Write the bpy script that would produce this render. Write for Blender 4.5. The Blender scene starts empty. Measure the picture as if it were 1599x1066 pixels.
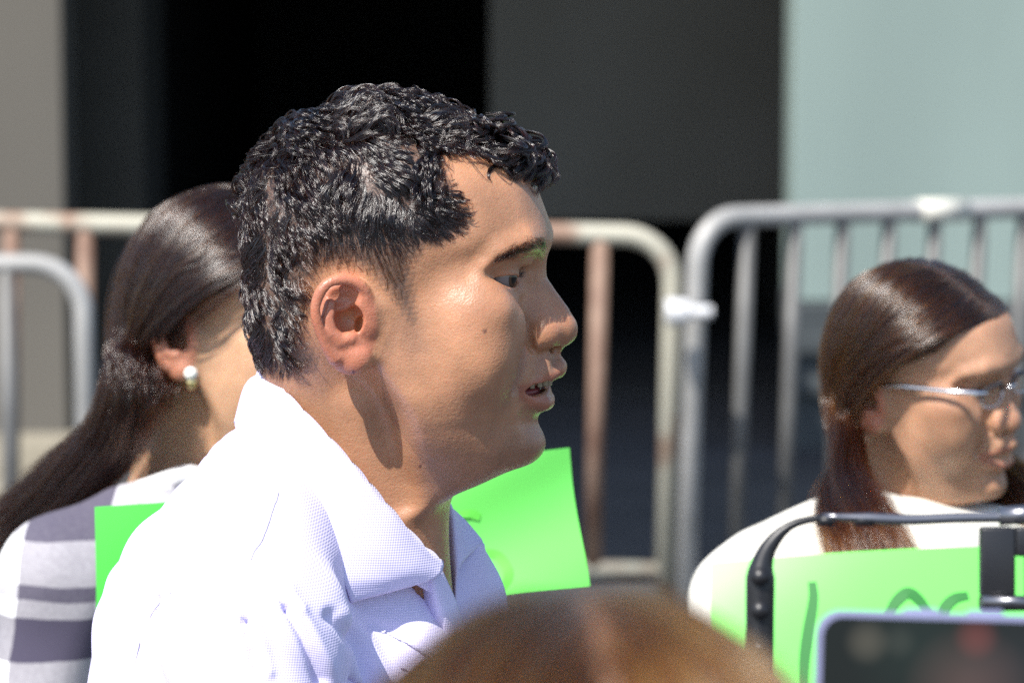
import bpy, math, random
import numpy as np
from mathutils import Vector, Matrix

C = bpy.context.scene
COL = C.collection
rnd = random.Random(7)
NR = np.random.RandomState(11)

# ------------------------------------------------------------------ camera
CAM_H, PITCH, FPX, D0 = 1.90, math.radians(7.9), 5900.0, 2.5
cam = bpy.data.cameras.new("camera")
camo = bpy.data.objects.new("camera", cam)
COL.objects.link(camo)
camo.location = (0, 0, CAM_H)
camo.rotation_euler = (math.radians(90) - PITCH, 0, 0)
cam.lens = FPX / 1599 * 36
cam.sensor_width = 36
cam.clip_start, cam.clip_end = 0.05, 400
cam.dof.use_dof = True
cam.dof.focus_distance = D0 - 0.06
cam.dof.aperture_fstop = (cam.lens / 1000) / 0.0145
C.camera = camo

# ------------------------------------------------------------------ sky and sun
SUN = Vector((-0.38, -0.51, 0.89)).normalized()      # towards the sun
elev = math.asin(SUN.z)
w = bpy.data.worlds.new("World"); C.world = w; w.use_nodes = True
nt = w.node_tree; nt.nodes.clear()
sky = nt.nodes.new('ShaderNodeTexSky'); sky.sky_type = 'NISHITA'; sky.sun_disc = False
sky.sun_elevation = elev
sky.sun_rotation = math.atan2(SUN.x, SUN.y)
bg = nt.nodes.new('ShaderNodeBackground'); bg.inputs[1].default_value = 0.13
wo = nt.nodes.new('ShaderNodeOutputWorld')
nt.links.new(sky.outputs[0], bg.inputs[0]); nt.links.new(bg.outputs[0], wo.inputs[0])
sl = bpy.data.lights.new("sun", 'SUN'); sl.energy = 4.6; sl.angle = math.radians(0.53); sl.color = (1, 0.96, 0.90)
so = bpy.data.objects.new("sun", sl); COL.objects.link(so)
so.rotation_euler = SUN.to_track_quat('Z', 'Y').to_euler()
C.view_settings.view_transform = 'Standard'; C.view_settings.look = 'None'
C.view_settings.exposure = 0.74; C.view_settings.gamma = 1
C.view_settings.use_curve_mapping = False
C.cycles.use_denoising = False
C.render.film_transparent = False

# ------------------------------------------------------------------ generic helpers
CF = np.array([0, math.cos(PITCH), -math.sin(PITCH)])
CU = np.array([0, math.sin(PITCH), math.cos(PITCH)])
def W(px, py, d):
    """point seen at photo pixel px,py at depth d (metres along the view axis)"""
    p = np.array([0, 0, CAM_H]) + CF * d + np.array([1, 0, 0]) * ((px - 799.5) / FPX * d) + CU * (-(py - 533) / FPX * d)
    return p
def tag(o, label=None, cat=None, group=None, kind=None):
    if label: o['label'] = label
    if cat: o['category'] = cat
    if group: o['group'] = group
    if kind: o['kind'] = kind
    return o
def empty(name, loc=(0, 0, 0)):
    o = bpy.data.objects.new(name, None); COL.objects.link(o); o.location = loc
    o.empty_display_size = 0.1
    return o
def link(o, parent=None):
    COL.objects.link(o)
    if parent is not None:
        o.parent = parent
        o.matrix_parent_inverse = Matrix.Translation(-Vector(parent.location))if parent.parent is None else parent.matrix_parent_inverse.inverted() @ Matrix.Identity(4)
    return o
def meshobj(name, V, Fc, mat, parent=None, smooth=True):
    """V in world coordinates; the object's origin is put at the parent's origin"""
    me = bpy.data.meshes.new(name)
    V = np.asarray(V, dtype=np.float64)
    me.from_pydata([tuple(v) for v in V], [], [tuple(int(i) for i in f) for f in Fc]) if not isinstance(Fc, np.ndarray) else fast_mesh(me, V, Fc)
    if mat is not None: me.materials.append(mat)
    if smooth: me.shade_smooth()
    o = bpy.data.objects.new(name, me)
    COL.objects.link(o)
    if parent is not None: attach(o, parent)
    return o
def world_loc(o):
    v = Vector(o.location)
    while o.parent is not None:
        o = o.parent; v += Vector(o.location)
    return v
def attach(o, parent):
    """keep world position of data built in world coordinates (no rotations are used)"""
    o.parent = parent
    o.location = Vector(o.location) - world_loc(parent)
def fast_mesh(me, V, Q):
    n, k = Q.shape
    me.vertices.add(len(V)); me.vertices.foreach_set('co', V.astype(np.float32).ravel())
    me.loops.add(n * k); me.loops.foreach_set('vertex_index', Q.astype(np.int32).ravel())
    me.polygons.add(n); me.polygons.foreach_set('loop_start', np.arange(0, n * k, k, dtype=np.int32))
    me.update(calc_edges=True)

class MB:
    def __init__(s): s.V = []; s.F = []
    def add(s, V, F):
        b = len(s.V); s.V += [tuple(v) for v in V]; s.F += [tuple(b + i for i in f) for f in F]
        return s
    def box(s, c, d, R=None):
        c = np.array(c, float); d = np.array(d, float) / 2
        V = [np.array((x, y, z)) * d for x in (-1, 1) for y in (-1, 1) for z in (-1, 1)]
        if R is not None: V = [np.array(R @ Vector(v)) for v in V]
        F = [(0, 1, 3, 2), (4, 6, 7, 5), (0, 4, 5, 1), (2, 3, 7, 6), (0, 2, 6, 4), (1, 5, 7, 3)]
        return s.add([v + c for v in V], F)
    def tube(s, pts, r, n=16, cap=True):
        pts = [np.array(p, float) for p in pts]; m = len(pts)
        rr = r if hasattr(r, '__len__') else [r] * m
        T = [(pts[min(i + 1, m - 1)] - pts[max(i - 1, 0)]) for i in range(m)]
        T = [t / (np.linalg.norm(t) + 1e-12) for t in T]
        u = np.cross(T[0], (0, 0, 1)) if abs(T[0][2]) < .9 else np.cross(T[0], (1, 0, 0))
        V = []; F = []
        for i in range(m):
            u = u - T[i] * np.dot(u, T[i]); u /= np.linalg.norm(u); v = np.cross(T[i], u)
            for k in range(n):
                a = 2 * math.pi * k / n
                V.append(pts[i] + rr[i] * (math.cos(a) * u + math.sin(a) * v))
        for i in range(m - 1):
            for k in range(n):
                k2 = (k + 1) % n
                F.append((i * n + k, i * n + k2, (i + 1) * n + k2, (i + 1) * n + k))
        if cap:
            F.append(tuple(reversed(range(n)))); F.append(tuple((m - 1) * n + k for k in range(n)))
        return s.add(V, F)
    def build(s, name, mat, parent=None, smooth=True, bevel=0):
        o = meshobj(name, s.V, s.F, mat, parent, smooth)
        if bevel:
            b = o.modifiers.new('bevel', 'BEVEL'); b.width = bevel; b.segments = 3; b.limit_method = 'ANGLE'
        if smooth:
            pass
        return o

def spline(pts, n):
    """Catmull-Rom through pts -> n points"""
    P = np.array(pts, float); m = len(P)
    P2 = np.vstack([2 * P[0] - P[1], P, 2 * P[-1] - P[-2]])
    d = np.concatenate([[0], np.cumsum(np.linalg.norm(np.diff(P, axis=0), axis=1))])
    t = np.linspace(0, d[-1], n); out = []
    for x in t:
        i = min(max(np.searchsorted(d, x, side='right') - 1, 0), m - 2)
        f = (x - d[i]) / max(d[i + 1] - d[i], 1e-9)
        p0, p1, p2, p3 = P2[i], P2[i + 1], P2[i + 2], P2[i + 3]
        out.append(.5 * ((2 * p1) + (-p0 + p2) * f + (2 * p0 - 5 * p1 + 4 * p2 - p3) * f ** 2 + (-p0 + 3 * p1 - 3 * p2 + p3) * f ** 3))
    return np.array(out)

def hairobj(name, S, rad, mat, parent, tone=None):
    """S: (N,P,3) world strands, rad: (P,) or (N,P) metres"""
    N, P = S.shape[:2]
    hc = bpy.data.hair_curves.new(name)
    hc.add_curves([P] * N)
    hc.position_data.foreach_set('vector', S.astype(np.float32).ravel())
    a = hc.attributes.get('radius') or hc.attributes.new('radius', 'FLOAT', 'POINT')
    R = np.broadcast_to(rad, (N, P)).astype(np.float32).copy()
    a.data.foreach_set('value', R.ravel())
    rv = hc.attributes.new('tone', 'FLOAT', 'POINT')
    rv.data.foreach_set('value', np.repeat((NR.rand(N) if tone is None else tone).astype(np.float32), P))
    hc.materials.append(mat)
    o = bpy.data.objects.new(name, hc); COL.objects.link(o)
    attach(o, parent)
    return o
C.cycles_curves.shape = 'THICK' if hasattr(C, 'cycles_curves') else 'THICK'
C.cycles_curves.subdivisions = 2

# ------------------------------------------------------------------ material helpers
def mat(name, color=(.5, .5, .5), rough=.6, metal=0, spec=.5):
    m = bpy.data.materials.new(name); m.use_nodes = True
    b = m.node_tree.nodes['Principled BSDF']
    b.inputs['Base Color'].default_value = (*color, 1); b.inputs['Roughness'].default_value = rough
    b.inputs['Metallic'].default_value = metal; b.inputs['Specular IOR Level'].default_value = spec
    return m
def N(m, t, **kw):
    n = m.node_tree.nodes.new(t)
    for k, v in kw.items():
        if k.startswith('i_'):
            key = k[2:].replace('_', ' ')
            n.inputs[int(key) if key.isdigit() else key].default_value = v
        else: setattr(n, k, v)
    return n
def L(m, a, b): m.node_tree.links.new(a, b)
def bsdf(m): return m.node_tree.nodes['Principled BSDF']
def noise_color(m, c1, c2, scale=5, detail=4, lo=.35, hi=.65, coord='Object', stretch=(1, 1, 1), bump=0, bscale=None, bdist=.002):
    tc = N(m, 'ShaderNodeTexCoord'); mp = N(m, 'ShaderNodeMapping'); mp.inputs['Scale'].default_value = stretch
    L(m, tc.outputs[coord], mp.inputs[0])
    n = N(m, 'ShaderNodeTexNoise'); n.inputs['Scale'].default_value = scale; n.inputs['Detail'].default_value = detail
    L(m, mp.outputs[0], n.inputs['Vector'])
    r = N(m, 'ShaderNodeValToRGB'); r.color_ramp.elements[0].position = lo; r.color_ramp.elements[1].position = hi
    r.color_ramp.elements[0].color = (*c1, 1); r.color_ramp.elements[1].color = (*c2, 1)
    L(m, n.outputs[0], r.inputs[0]); L(m, r.outputs[0], bsdf(m).inputs['Base Color'])
    if bump:
        n2 = N(m, 'ShaderNodeTexNoise'); n2.inputs['Scale'].default_value = bscale or scale * 4; n2.inputs['Detail'].default_value = 5
        L(m, mp.outputs[0], n2.inputs['Vector'])
        b = N(m, 'ShaderNodeBump'); b.inputs['Strength'].default_value = bump; b.inputs['Distance'].default_value = bdist
        L(m, n2.outputs[0], b.inputs['Height']); L(m, b.outputs[0], bsdf(m).inputs['Normal'])
    return m

def hairmat(name, melanin=.95, red=.3, rough=.3, radial=.35, var=.1, coat=0, ior=1.55):
    m = bpy.data.materials.new(name); m.use_nodes = True; t = m.node_tree; t.nodes.clear()
    h = t.nodes.new('ShaderNodeBsdfHairPrincipled'); o = t.nodes.new('ShaderNodeOutputMaterial')
    h.model = 'CHIANG'; h.parametrization = 'MELANIN'
    h.inputs['Melanin Redness'].default_value = red
    h.inputs['Roughness'].default_value = rough; h.inputs['Radial Roughness'].default_value = radial
    h.inputs['Random Roughness'].default_value = .2; h.inputs['Coat'].default_value = coat; h.inputs['IOR'].default_value = ior
    a = t.nodes.new('ShaderNodeAttribute'); a.attribute_name = 'tone'
    mr = t.nodes.new('ShaderNodeMapRange'); mr.inputs['To Min'].default_value = melanin - var; mr.inputs['To Max'].default_value = min(1, melanin + var)
    t.links.new(a.outputs['Fac'], mr.inputs['Value']); t.links.new(mr.outputs[0], h.inputs['Melanin'])
    t.links.new(h.outputs[0], o.inputs[0])
    return m

# ------------------------------------------------------------------ signed-distance modelling
def smin(a, b, k):
    h = np.maximum(k - np.abs(a - b), 0) / k
    return np.minimum(a, b) - h * h * k * .25
def smax(a, b, k): return -smin(-a, -b, k)
class Field:
    """half field (third axis >= 0), mirrored when meshed; coordinates in photo-pixel units of the figure"""
    def __init__(s, lo, hi, h, half=True):
        s.h = h; s.half = half
        s.ax = [np.arange(lo[i], hi[i] + h, h, dtype=np.float32) for i in range(3)]
        if half: s.ax[2] = (np.arange(0, hi[2] + h, h) + h / 2).astype(np.float32)
        s.v = np.full([len(a) for a in s.ax], 60.0, np.float32)
    def sub(s, lo, hi):
        sl = []
        for i in range(3):
            a = s.ax[i]; i0 = np.searchsorted(a, lo[i]); i1 = np.searchsorted(a, hi[i])
            sl.append(slice(max(i0, 0), max(i1, 0)))
        g = np.meshgrid(*[s.ax[i][sl[i]] for i in range(3)], indexing='ij', sparse=True)
        return tuple(sl), g
    def op(s, lo, hi, fn, mode='add', k=8, pad=14):
        p = pad + k
        sl, g = s.sub([x - p for x in lo], [x + p for x in hi])
        if any(q.start >= q.stop for q in sl): return
        d = fn(*g).astype(np.float32); a = s.v[sl]
        if mode == 'add': s.v[sl] = smin(a, d, k)
        elif mode == 'cut': s.v[sl] = smax(a, -d, k)
        elif mode == 'disp': s.v[sl] = a + d
    def chain(s, pts, r, mode='add', k=8, sm=0):
        """capsule chain with a radius per point (flat = smooth min of segments)"""
        P = [np.array(p, np.float32) for p in pts]; rr = r if hasattr(r, '__len__') else [r] * len(P)
        if len(P) == 1: P = P * 2; rr = [rr[0]] * 2
        if sm:
            q = spline([list(p_) + [r_ * 1.0] for p_, r_ in zip(P, rr)], sm); P = [x_[:3].astype(np.float32) for x_ in q]; rr = [float(x_[3]) for x_ in q]
        A = np.array(P); R = max(rr)
        def fn(x, y, z):
            best = None
            for i in range(len(P) - 1):
                a, b = P[i], P[i + 1]; ab = b - a; L2 = float(ab @ ab) + 1e-6
                t = np.clip(((x - a[0]) * ab[0] + (y - a[1]) * ab[1] + (z - a[2]) * ab[2]) / L2, 0, 1)
                d = np.sqrt((x - a[0] - t * ab[0]) ** 2 + (y - a[1] - t * ab[1]) ** 2 + (z - a[2] - t * ab[2]) ** 2) - (rr[i] + (rr[i + 1] - rr[i]) * t)
                best = d if best is None else np.minimum(best, d)
            return best
        s.op(A.min(0) - R, A.max(0) + R, fn, mode, k)
    def ell(s, c, r, mode='add', k=8, rot=None):
        c = np.array(c, np.float32); r = np.array(r, np.float32); R = None if rot is None else np.array(rot.to_3x3() if hasattr(rot, 'to_3x3') else rot, np.float32)
        def fn(x, y, z):
            x, y, z = x - c[0], y - c[1], z - c[2]
            if R is not None:
                x, y, z = (R[0, 0] * x + R[1, 0] * y + R[2, 0] * z, R[0, 1] * x + R[1, 1] * y + R[2, 1] * z, R[0, 2] * x + R[1, 2] * y + R[2, 2] * z)
            k0 = np.sqrt((x / r[0]) ** 2 + (y / r[1]) ** 2 + (z / r[2]) ** 2) + 1e-6
            k1 = np.sqrt((x / r[0] ** 2) ** 2 + (y / r[1] ** 2) ** 2 + (z / r[2] ** 2) ** 2) + 1e-6
            return k0 * (k0 - 1) / k1
        e = r if R is None else np.array([r.max()] * 3)
        s.op(c - e, c + e, fn, mode, k)
    def mesh(s, smooth=1):
        v = s.v; ax = [a.copy() for a in s.ax]
        if s.half:
            v = np.concatenate([v[:, :, ::-1], v], axis=2); ax[2] = np.concatenate([-ax[2][::-1], ax[2]])
        return surface_nets(v, ax, s.h, smooth)

def surface_nets(v, ax, h, smooth=1):
    ins = v < 0
    nx, ny, nz = v.shape
    c = ins[:-1, :-1, :-1].astype(np.uint8)
    for dx in (0, 1):
        for dy in (0, 1):
            for dz in (0, 1):
                if dx + dy + dz: c = c + ins[dx:nx - 1 + dx, dy:ny - 1 + dy, dz:nz - 1 + dz]
    act = (c > 0) & (c < 8)
    I = np.argwhere(act); idx = np.full(act.shape, -1, np.int32); idx[act] = np.arange(len(I))
    acc = np.zeros((len(I), 3)); cnt = np.zeros(len(I))
    cor = [(a, b, d) for a in (0, 1) for b in (0, 1) for d in (0, 1)]
    val = {q: v[I[:, 0] + q[0], I[:, 1] + q[1], I[:, 2] + q[2]] for q in cor}
    for q in cor:
        for axn in range(3):
            if q[axn] == 0:
                q2 = tuple(1 if i == axn else q[i] for i in range(3))
                a, b = val[q], val[q2]; m = (a < 0) != (b < 0)
                t = np.where(m, a / np.where(m, a - b, 1), 0)
                p = np.tile(np.array(q, float), (len(I), 1)); p[:, axn] = t
                acc[m] += p[m]; cnt[m] += 1
    P = I + acc / cnt[:, None]
    V = np.stack([ax[i][0] + P[:, i] * h for i in range(3)], 1)
    Q = []
    for axn in range(3):
        sl0 = [slice(1, -1)] * 3; sl1 = [slice(1, -1)] * 3
        sl0[axn] = slice(0, -1); sl1[axn] = slice(1, None)
        a = ins[tuple(sl0)]; b = ins[tuple(sl1)]
        E = np.argwhere(a != b)
        off = np.array([1, 1, 1]); off[axn] = 0; E = E + off
        u, w_ = (axn + 1) % 3, (axn + 2) % 3
        du = np.zeros(3, int); du[u] = 1; dw = np.zeros(3, int); dw[w_] = 1
        g = lambda X: idx[X[:, 0], X[:, 1], X[:, 2]]
        q = np.stack([g(E - du - dw), g(E - dw), g(E), g(E - du)], 1)
        flip = ins[E[:, 0], E[:, 1], E[:, 2]]
        q[~flip] = q[~flip][:, ::-1]
        Q.append(q)
    Q = np.concatenate(Q); Q = Q[(Q >= 0).all(1)]
    for _ in range(smooth):
        S = np.zeros_like(V); n = np.zeros(len(V))
        for k in range(4):
            a, b = Q[:, k], Q[:, (k + 1) % 4]
            for d in range(3):
                S[:, d] += np.bincount(a, V[b, d], len(V)) + np.bincount(b, V[a, d], len(V))
            n += np.bincount(a, minlength=len(V)) + np.bincount(b, minlength=len(V))
        V = V * .5 + .5 * S / np.maximum(n, 1)[:, None]
    return V, Q
def vnormals(V, Q):
    n = np.cross(V[Q[:, 2]] - V[Q[:, 0]], V[Q[:, 3]] - V[Q[:, 1]])
    o = np.zeros_like(V)
    for k in range(4):
        for d in range(3): o[:, d] += np.bincount(Q[:, k], n[:, d], len(V))
    return o / (np.linalg.norm(o, axis=1)[:, None] + 1e-9)
def inpoly(x, y, poly):
    r = np.zeros(x.shape, bool); n = len(poly)
    for i in range(n):
        x1, y1 = poly[i]; x2, y2 = poly[(i + 1) % n]
        if y1 == y2: continue
        r ^= ((y1 > y) != (y2 > y)) & (x < (x2 - x1) * (y - y1) / (y2 - y1) + x1)
    return r

# ------------------------------------------------------------------ the man's frame: F forward, U up, L towards the camera (photo pixels at 2.5 m)
UNIT = D0 / FPX
PSI, RHO = math.radians(7), PITCH
PIV = (620.0, 430.0)
A0, B0 = PIV[0] - 799.5, -(PIV[1] - 533)
cs, sn, cr, sr = math.cos(PSI), math.sin(PSI), math.cos(RHO), math.sin(RHO)
def P(px, py, l=0.0):
    c = 0.0
    for _ in range(5):
        k = 1 - c * 1.0 / FPX
        a = (px - 799.5) * k - A0; b = -(py - 533) * k - B0
        f = (a + l * sn) / cs; c0 = f * sn + l * cs
        u = (b + c0 * sr) / cr; c = c0 * cr + u * sr
    return np.array([f, u, l])
def proj(V):
    """figure coordinates -> photo pixels"""
    f, u, l = V[:, 0], V[:, 1], V[:, 2]
    a = f * cs - l * sn; c0 = f * sn + l * cs; b = u * cr - c0 * sr; c = c0 * cr + u * sr
    k = 1 - c / FPX
    return (a + A0) / k + 799.5, -(b + B0) / k + 533
MAN_O = W(PIV[0], PIV[1], D0)
MF = np.array([cs, -sn, 0]); ML = np.array([-sn, -cs, 0]); MU = np.array([0, 0, 1.0])
def man_world(V):
    V = np.asarray(V)
    return MAN_O + UNIT * (V[..., 0:1] * MF + V[..., 1:2] * MU + V[..., 2:3] * ML)

def lin(x, xp, fp):
    """smooth (pchip-like) interpolation on a table"""
    xp = np.array(xp, float); fp = np.array(fp, float)
    o = np.argsort(xp); xp, fp = xp[o], fp[o]
    d = np.diff(fp) / np.diff(xp); m = np.zeros_like(fp)
    m[1:-1] = np.where(d[1:] * d[:-1] > 0, 2 * d[1:] * d[:-1] / (d[1:] + d[:-1] + 1e-12), 0); m[0], m[-1] = d[0], d[-1]
    xx = np.clip(x, xp[0], xp[-1]); i = np.clip(np.searchsorted(xp, xx) - 1, 0, len(xp) - 2)
    hh = xp[i + 1] - xp[i]; t = (xx - xp[i]) / hh
    return (2 * t ** 3 - 3 * t ** 2 + 1) * fp[i] + (t ** 3 - 2 * t ** 2 + t) * hh * m[i] + (-2 * t ** 3 + 3 * t ** 2) * fp[i + 1] + (t ** 3 - t ** 2) * hh * m[i + 1]

# ------------------------------------------------------------------ head shape (used for the man, and reshaped for the others)
EYE = P(779, 431, 74); EYE_R = 27.0
def build_head(h=2.2, female=False):
    lo = (-260, -520, -230); hi = (300, 300, 236)
    if female: hi = (290, 290, 220)
    f = Field(lo, hi, h)
    # skull
    sc = P(592, 350, 0)
    f.ell(sc, (206, 186, 178), k=1)
    f.ell(P(520, 470), (132, 120, 140), k=60)            # occiput and nape
    # face + jaw + throat as slices of one blended tube
    fr = [(190, 760), (215, 792), (240, 814), (260, 824), (280, 832), (320, 847), (350, 857), (372, 860), (390, 855), (420, 846), (450, 842), (500, 844), (550, 850),
          (580, 852), (605, 846), (630, 843), (652, 838), (672, 840), (690, 842), (706, 836), (720, 822), (730, 803), (740, 782), (752, 755), (765, 722), (776, 704), (800, 693), (840, 690), (950, 700)]
    yU = [P(x, y)[1] for y, x in fr]; yF = [P(x, y)[0] for y, x in fr]
    U_ = lambda py: 430 - py
    tab_c = [(200, -10), (480, -20), (560, 20), (640, 60), (700, 66), (740, 66), (776, 56), (820, 10), (950, -10)]
    tab_b = [(200, -120), (480, -120), (560, -60), (620, -25), (660, -12), (700, -8), (740, 2), (776, 8), (820, -40), (950, -80)]
    tab_w = [(190, 110), (250, 145), (320, 160), (400, 163), (470, 169), (540, 171), (590, 170), (630, 163), (660, 151), (690, 135), (720, 117), (750, 101), (776, 92), (840, 84), (950, 80)]
    tn = [(200, 2.2), (350, 2.3), (400, 1.95), (440, 1.85), (490, 1.95), (540, 1.8), (600, 1.65), (655, 1.7), (700, 1.78), (740, 1.95), (776, 2.1), (950, 2)]
    g = lambda t, u: lin(430 - u, [a for a, b in t], [b for a, b in t])
    def fn(x, y, z):
        u = y; Ff = lin(u, yU, yF); Fc = g(tab_c, u); Fb = g(tab_b, u); Wd = g(tab_w, u); n = g(tn, u)
        ex = np.where(x > Fc, (x - Fc) / (Ff - Fc), (Fc - x) / (Fc - Fb))
        G = (np.abs(ex) ** n + np.abs(z / Wd) ** n) ** (1 / n) + 1e-4
        rho = np.sqrt((x - Fc) ** 2 + z ** 2)
        d = rho * (1 - 1 / G) * .9
        top = u - 205
        return smax(d, top + 0 * d, 70)
    f.op((-260, -520, 0), (300, 240, 230), fn, 'add', 36)
    # neck
    f.chain([P(520, 560), P(525, 700), P(520, 800), P(500, 930)], [104, 106, 110, 124], k=70)
    if not female:
        f.chain([P(560, 640, 52), P(580, 760, 50), P(600, 880, 40)], [46, 44, 44], k=40); f.chain([P(610, 700, 0), P(622, 800, 0), P(628, 920, 0)], [64, 67, 67], k=40)
    else:
        f.chain([P(585, 640, 40), P(590, 760, 30), P(600, 880, 25)], [62, 60, 60], k=40)
    # temple hollow
    f.ell(P(745, 335, 185), (60, 50, 34), 'cut', 30)
    # brow ridge
    f.chain([P(836, 378, 8), P(831, 377, 40), P(818, 379, 78), P(784, 394, 108), P(762, 415, 122)], [16, 17, 18, 18, 13], k=22)
    # eye hollow
    f.ell(P(838, 430, 66), (40, 27, 36), 'cut', 18)
    f.ell(P(798, 432, 122), (44, 20, 31), 'cut', 26)
    f.chain([P(846, 430, 34), P(836, 462, 44)], [8, 8], 'cut', 16)
    # nose
    f.chain([P(832, 410, 0), P(836, 438, 0), P(853, 464, 0), P(871, 492, 0), P(876, 508, 0)], [18, 17, 18, 20, 23], k=14)
    f.chain([P(818, 445, 10), P(828, 480, 14), P(842, 512, 18)], [24, 28, 28], k=18)
    f.ell(P(876, 517, 0), (25, 23, 25), k=10)
    f.ell(P(866, 524, 13), (24, 19, 17), k=10)
    f.ell(P(847, 520, 35), (26, 24, 19), k=15)
    f.chain([P(850, 510, 28), P(872, 510, 10)], [19, 20], k=10)
    f.chain([P(868, 540, 0), P(852, 556, 0)], [11, 10], k=8)
    f.ell(P(860, 546, 17), (17, 9, 9), 'cut', 5)
    f.chain([P(822, 505, 55), P(824, 528, 54), P(830, 545, 46)], [5, 5, 4], 'cut', 9)
    # cheek and fold
    f.ell(P(738, 482, 120), (62, 42, 42), k=46)
    f.ell(P(735, 556, 112), (66, 70, 56), k=50)
    f.ell(P(787, 512, 84), (27, 34, 26), k=34)
    # muzzle
    f.ell(P(798, 598, 0), (62, 56, 56), k=26)
    # under-eye bag
    f.chain([P(818, 458, 52), P(800, 464, 78), P(776, 454, 100)], [6, 6, 5], k=16)
    # mouth, lips
    f.chain([P(870, 577, 8), P(858, 588, 26), P(836, 598, 44), P(812, 609, 58)], [12, 9.5, 7, 4], k=8)
    f.chain([P(870, 573, 4), P(870, 579, 0)], [11, 11], k=8)
    f.chain([P(864, 556, 0), P(871, 570, 0)], [9, 10], k=12); f.chain([P(852, 560, 24), P(850, 578, 32)], [10, 9], k=14)
    f.chain([P(849, 627, 0), P(846, 630, 22), P(830, 627, 42), P(812, 614, 60)], [17, 15.5, 11, 4], k=7)
    if not female:
        f.chain([P(870, 599, 0), P(850, 603, 30), P(832, 608, 46), P(815, 611, 58)], [9, 12, 11, 5], 'cut', 3)
        f.ell(P(812, 607, 0), (42, 16, 46), 'cut', 3)
    else:
        f.chain([P(884, 597, 0), P(850, 603, 34), P(812, 611, 60)], [5, 4, 3], 'cut', 4)
    f.chain([P(858, 560, 0), P(876, 574, 0)], [2, 2], 'cut', 9)
    f.chain([P(862, 662, 0), P(850, 660, 36), P(825, 655, 62)], [13, 11, 7], 'cut', 20)
    # chin
    f.ell(P(812, 694, 0), (35, 28, 44), k=28)
    # smile fold from the wing of the nose past the mouth corner
    f.chain([P(820, 512, 62), P(814, 548, 72), P(804, 584, 82)], [4, 5, 3], 'cut', 15)
    f.ell(P(842, 458, 74), (26, 19, 28), 'cut', 22)
    f.chain([P(836, 446, 46), P(833, 470, 56), P(828, 500, 62), P(822, 530, 68), P(812, 565, 76), P(803, 600, 82)], [8, 10, 9, 8, 7, 5], 'cut', 22)
    # eyelids around the ball and the opening between them
    if not female or True:
        f.ell(EYE, (EYE_R + 4.5,) * 3, k=8)
        out, inn = P(758, 436, 106), P(803, 440, 44)
        mid = (out + inn) / 2; dirv = (inn - out) / np.linalg.norm(inn - out)
        def open_(x, y, z):
            # wedge whose edge is the corner line, opening outwards, inside a ball round the eye
            px, py_, pz = x - out[0], y - out[1], z - out[2]
            t = px * dirv[0] + py_ * dirv[1] + pz * dirv[2]; Lw = np.linalg.norm(inn - out)
            s_ = np.clip(t / Lw, 0, 1)
            up = 4 * s_ * (1 - s_)
            fw = (x - EYE[0]) * dirv[2] * -1 + (z - EYE[2]) * dirv[0]
            upper = (y - (out[1] + (inn[1] - out[1]) * s_)) - (9.5 * up ** .75)
            lower = (out[1] + (inn[1] - out[1]) * s_) - y - (8.5 * up)
            r = np.sqrt((x - EYE[0]) ** 2 + (y - EYE[1]) ** 2 + (z - EYE[2]) ** 2)
            return np.maximum(np.maximum(upper, lower), np.maximum(r - 60, EYE_R - 8 - r)) + np.maximum(0, np.maximum(-t, t - Lw)) * 1
        f.op((EYE[0] - 45, EYE[1] - 45, EYE[2] - 50), (EYE[0] + 55, EYE[1] + 45, EYE[2] + 55), open_, 'cut', 2)
        f.chain([P(822, 408, 52), P(806, 405, 76), P(780, 411, 98), P(760, 424, 112)], [8, 8, 7, 5], k=14)
    # ear
    e = lambda x, y, dl=0: P(x, y, 163 + (585 - x) * .44 + dl)
    f.chain([e(566, 500, 2), e(560, 470, 4), e(530, 470, -2), e(515, 510, -2), e(535, 545, 0), e(556, 556, 0)], [16, 16, 16, 14, 15, 16], k=20)       # base plate
    f.ell(e(536, 495, -8), (44, 58, 16), k=14)
    f.chain([e(578, 486, -6), e(582, 515, -6), e(580, 548, -8)], [15, 15, 13], k=26)
    f.chain([e(552, 563, 0), e(572, 562, -2), e(588, 556, -8)], [15, 13, 10], k=12)
    f.chain([e(560, 497, 0), e(571, 476, 8), e(566, 452, 12), e(551, 440, 14), e(529, 437, 15), e(508, 447, 15), e(496, 468, 14), e(494, 492, 13), e(501, 516, 11), e(511, 540, 8), e(523, 558, 6)],
            [7, 10, 11, 10.5, 10, 9.5, 9, 9, 9, 9.5, 12], k=5, sm=26)
    f.ell(e(547, 560, 4), (30, 25, 14), k=12)                                                                                                  # lobe
    f.ell(e(532, 468, 14), (28, 22, 19), 'cut', 6)                                                                                               # upper fossa
    f.chain([e(518, 452, 14), e(503, 480, 12), e(510, 508, 12)], [8, 8, 7], 'cut', 5)                                                          # scapha
    f.ell(e(543, 500, 12), (24, 25, 30), 'cut', 5)                                                                                               # concha
    f.chain([e(516, 474, 3), e(511, 498, 6), e(517, 519, 8), e(531, 532, 9), e(547, 528, 10), e(560, 534, 6)], [8, 9.5, 10.5, 11, 11, 8], k=8)          # antihelix, antitragus
    f.chain([e(522, 482, -2), e(535, 481, -2), e(554, 472, 0)], [6, 5, 4], k=5)
    f.ell(e(577, 510, 8), (10, 14, 10), k=8)                                                                                                     # tragus
    f.ell(e(563, 508, -6), (9, 14, 18), 'cut', 4)
    return f.mesh(1)

HV, HQ = build_head(2.0)
HN = vnormals(HV, HQ); print('NORMAL', HN[HV[:, 2].argmax()])
PXY = proj(np.stack([HV[:, 0], HV[:, 1], np.abs(HV[:, 2])], 1))        # side-view photo position of every vertex (both sides alike)

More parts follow.
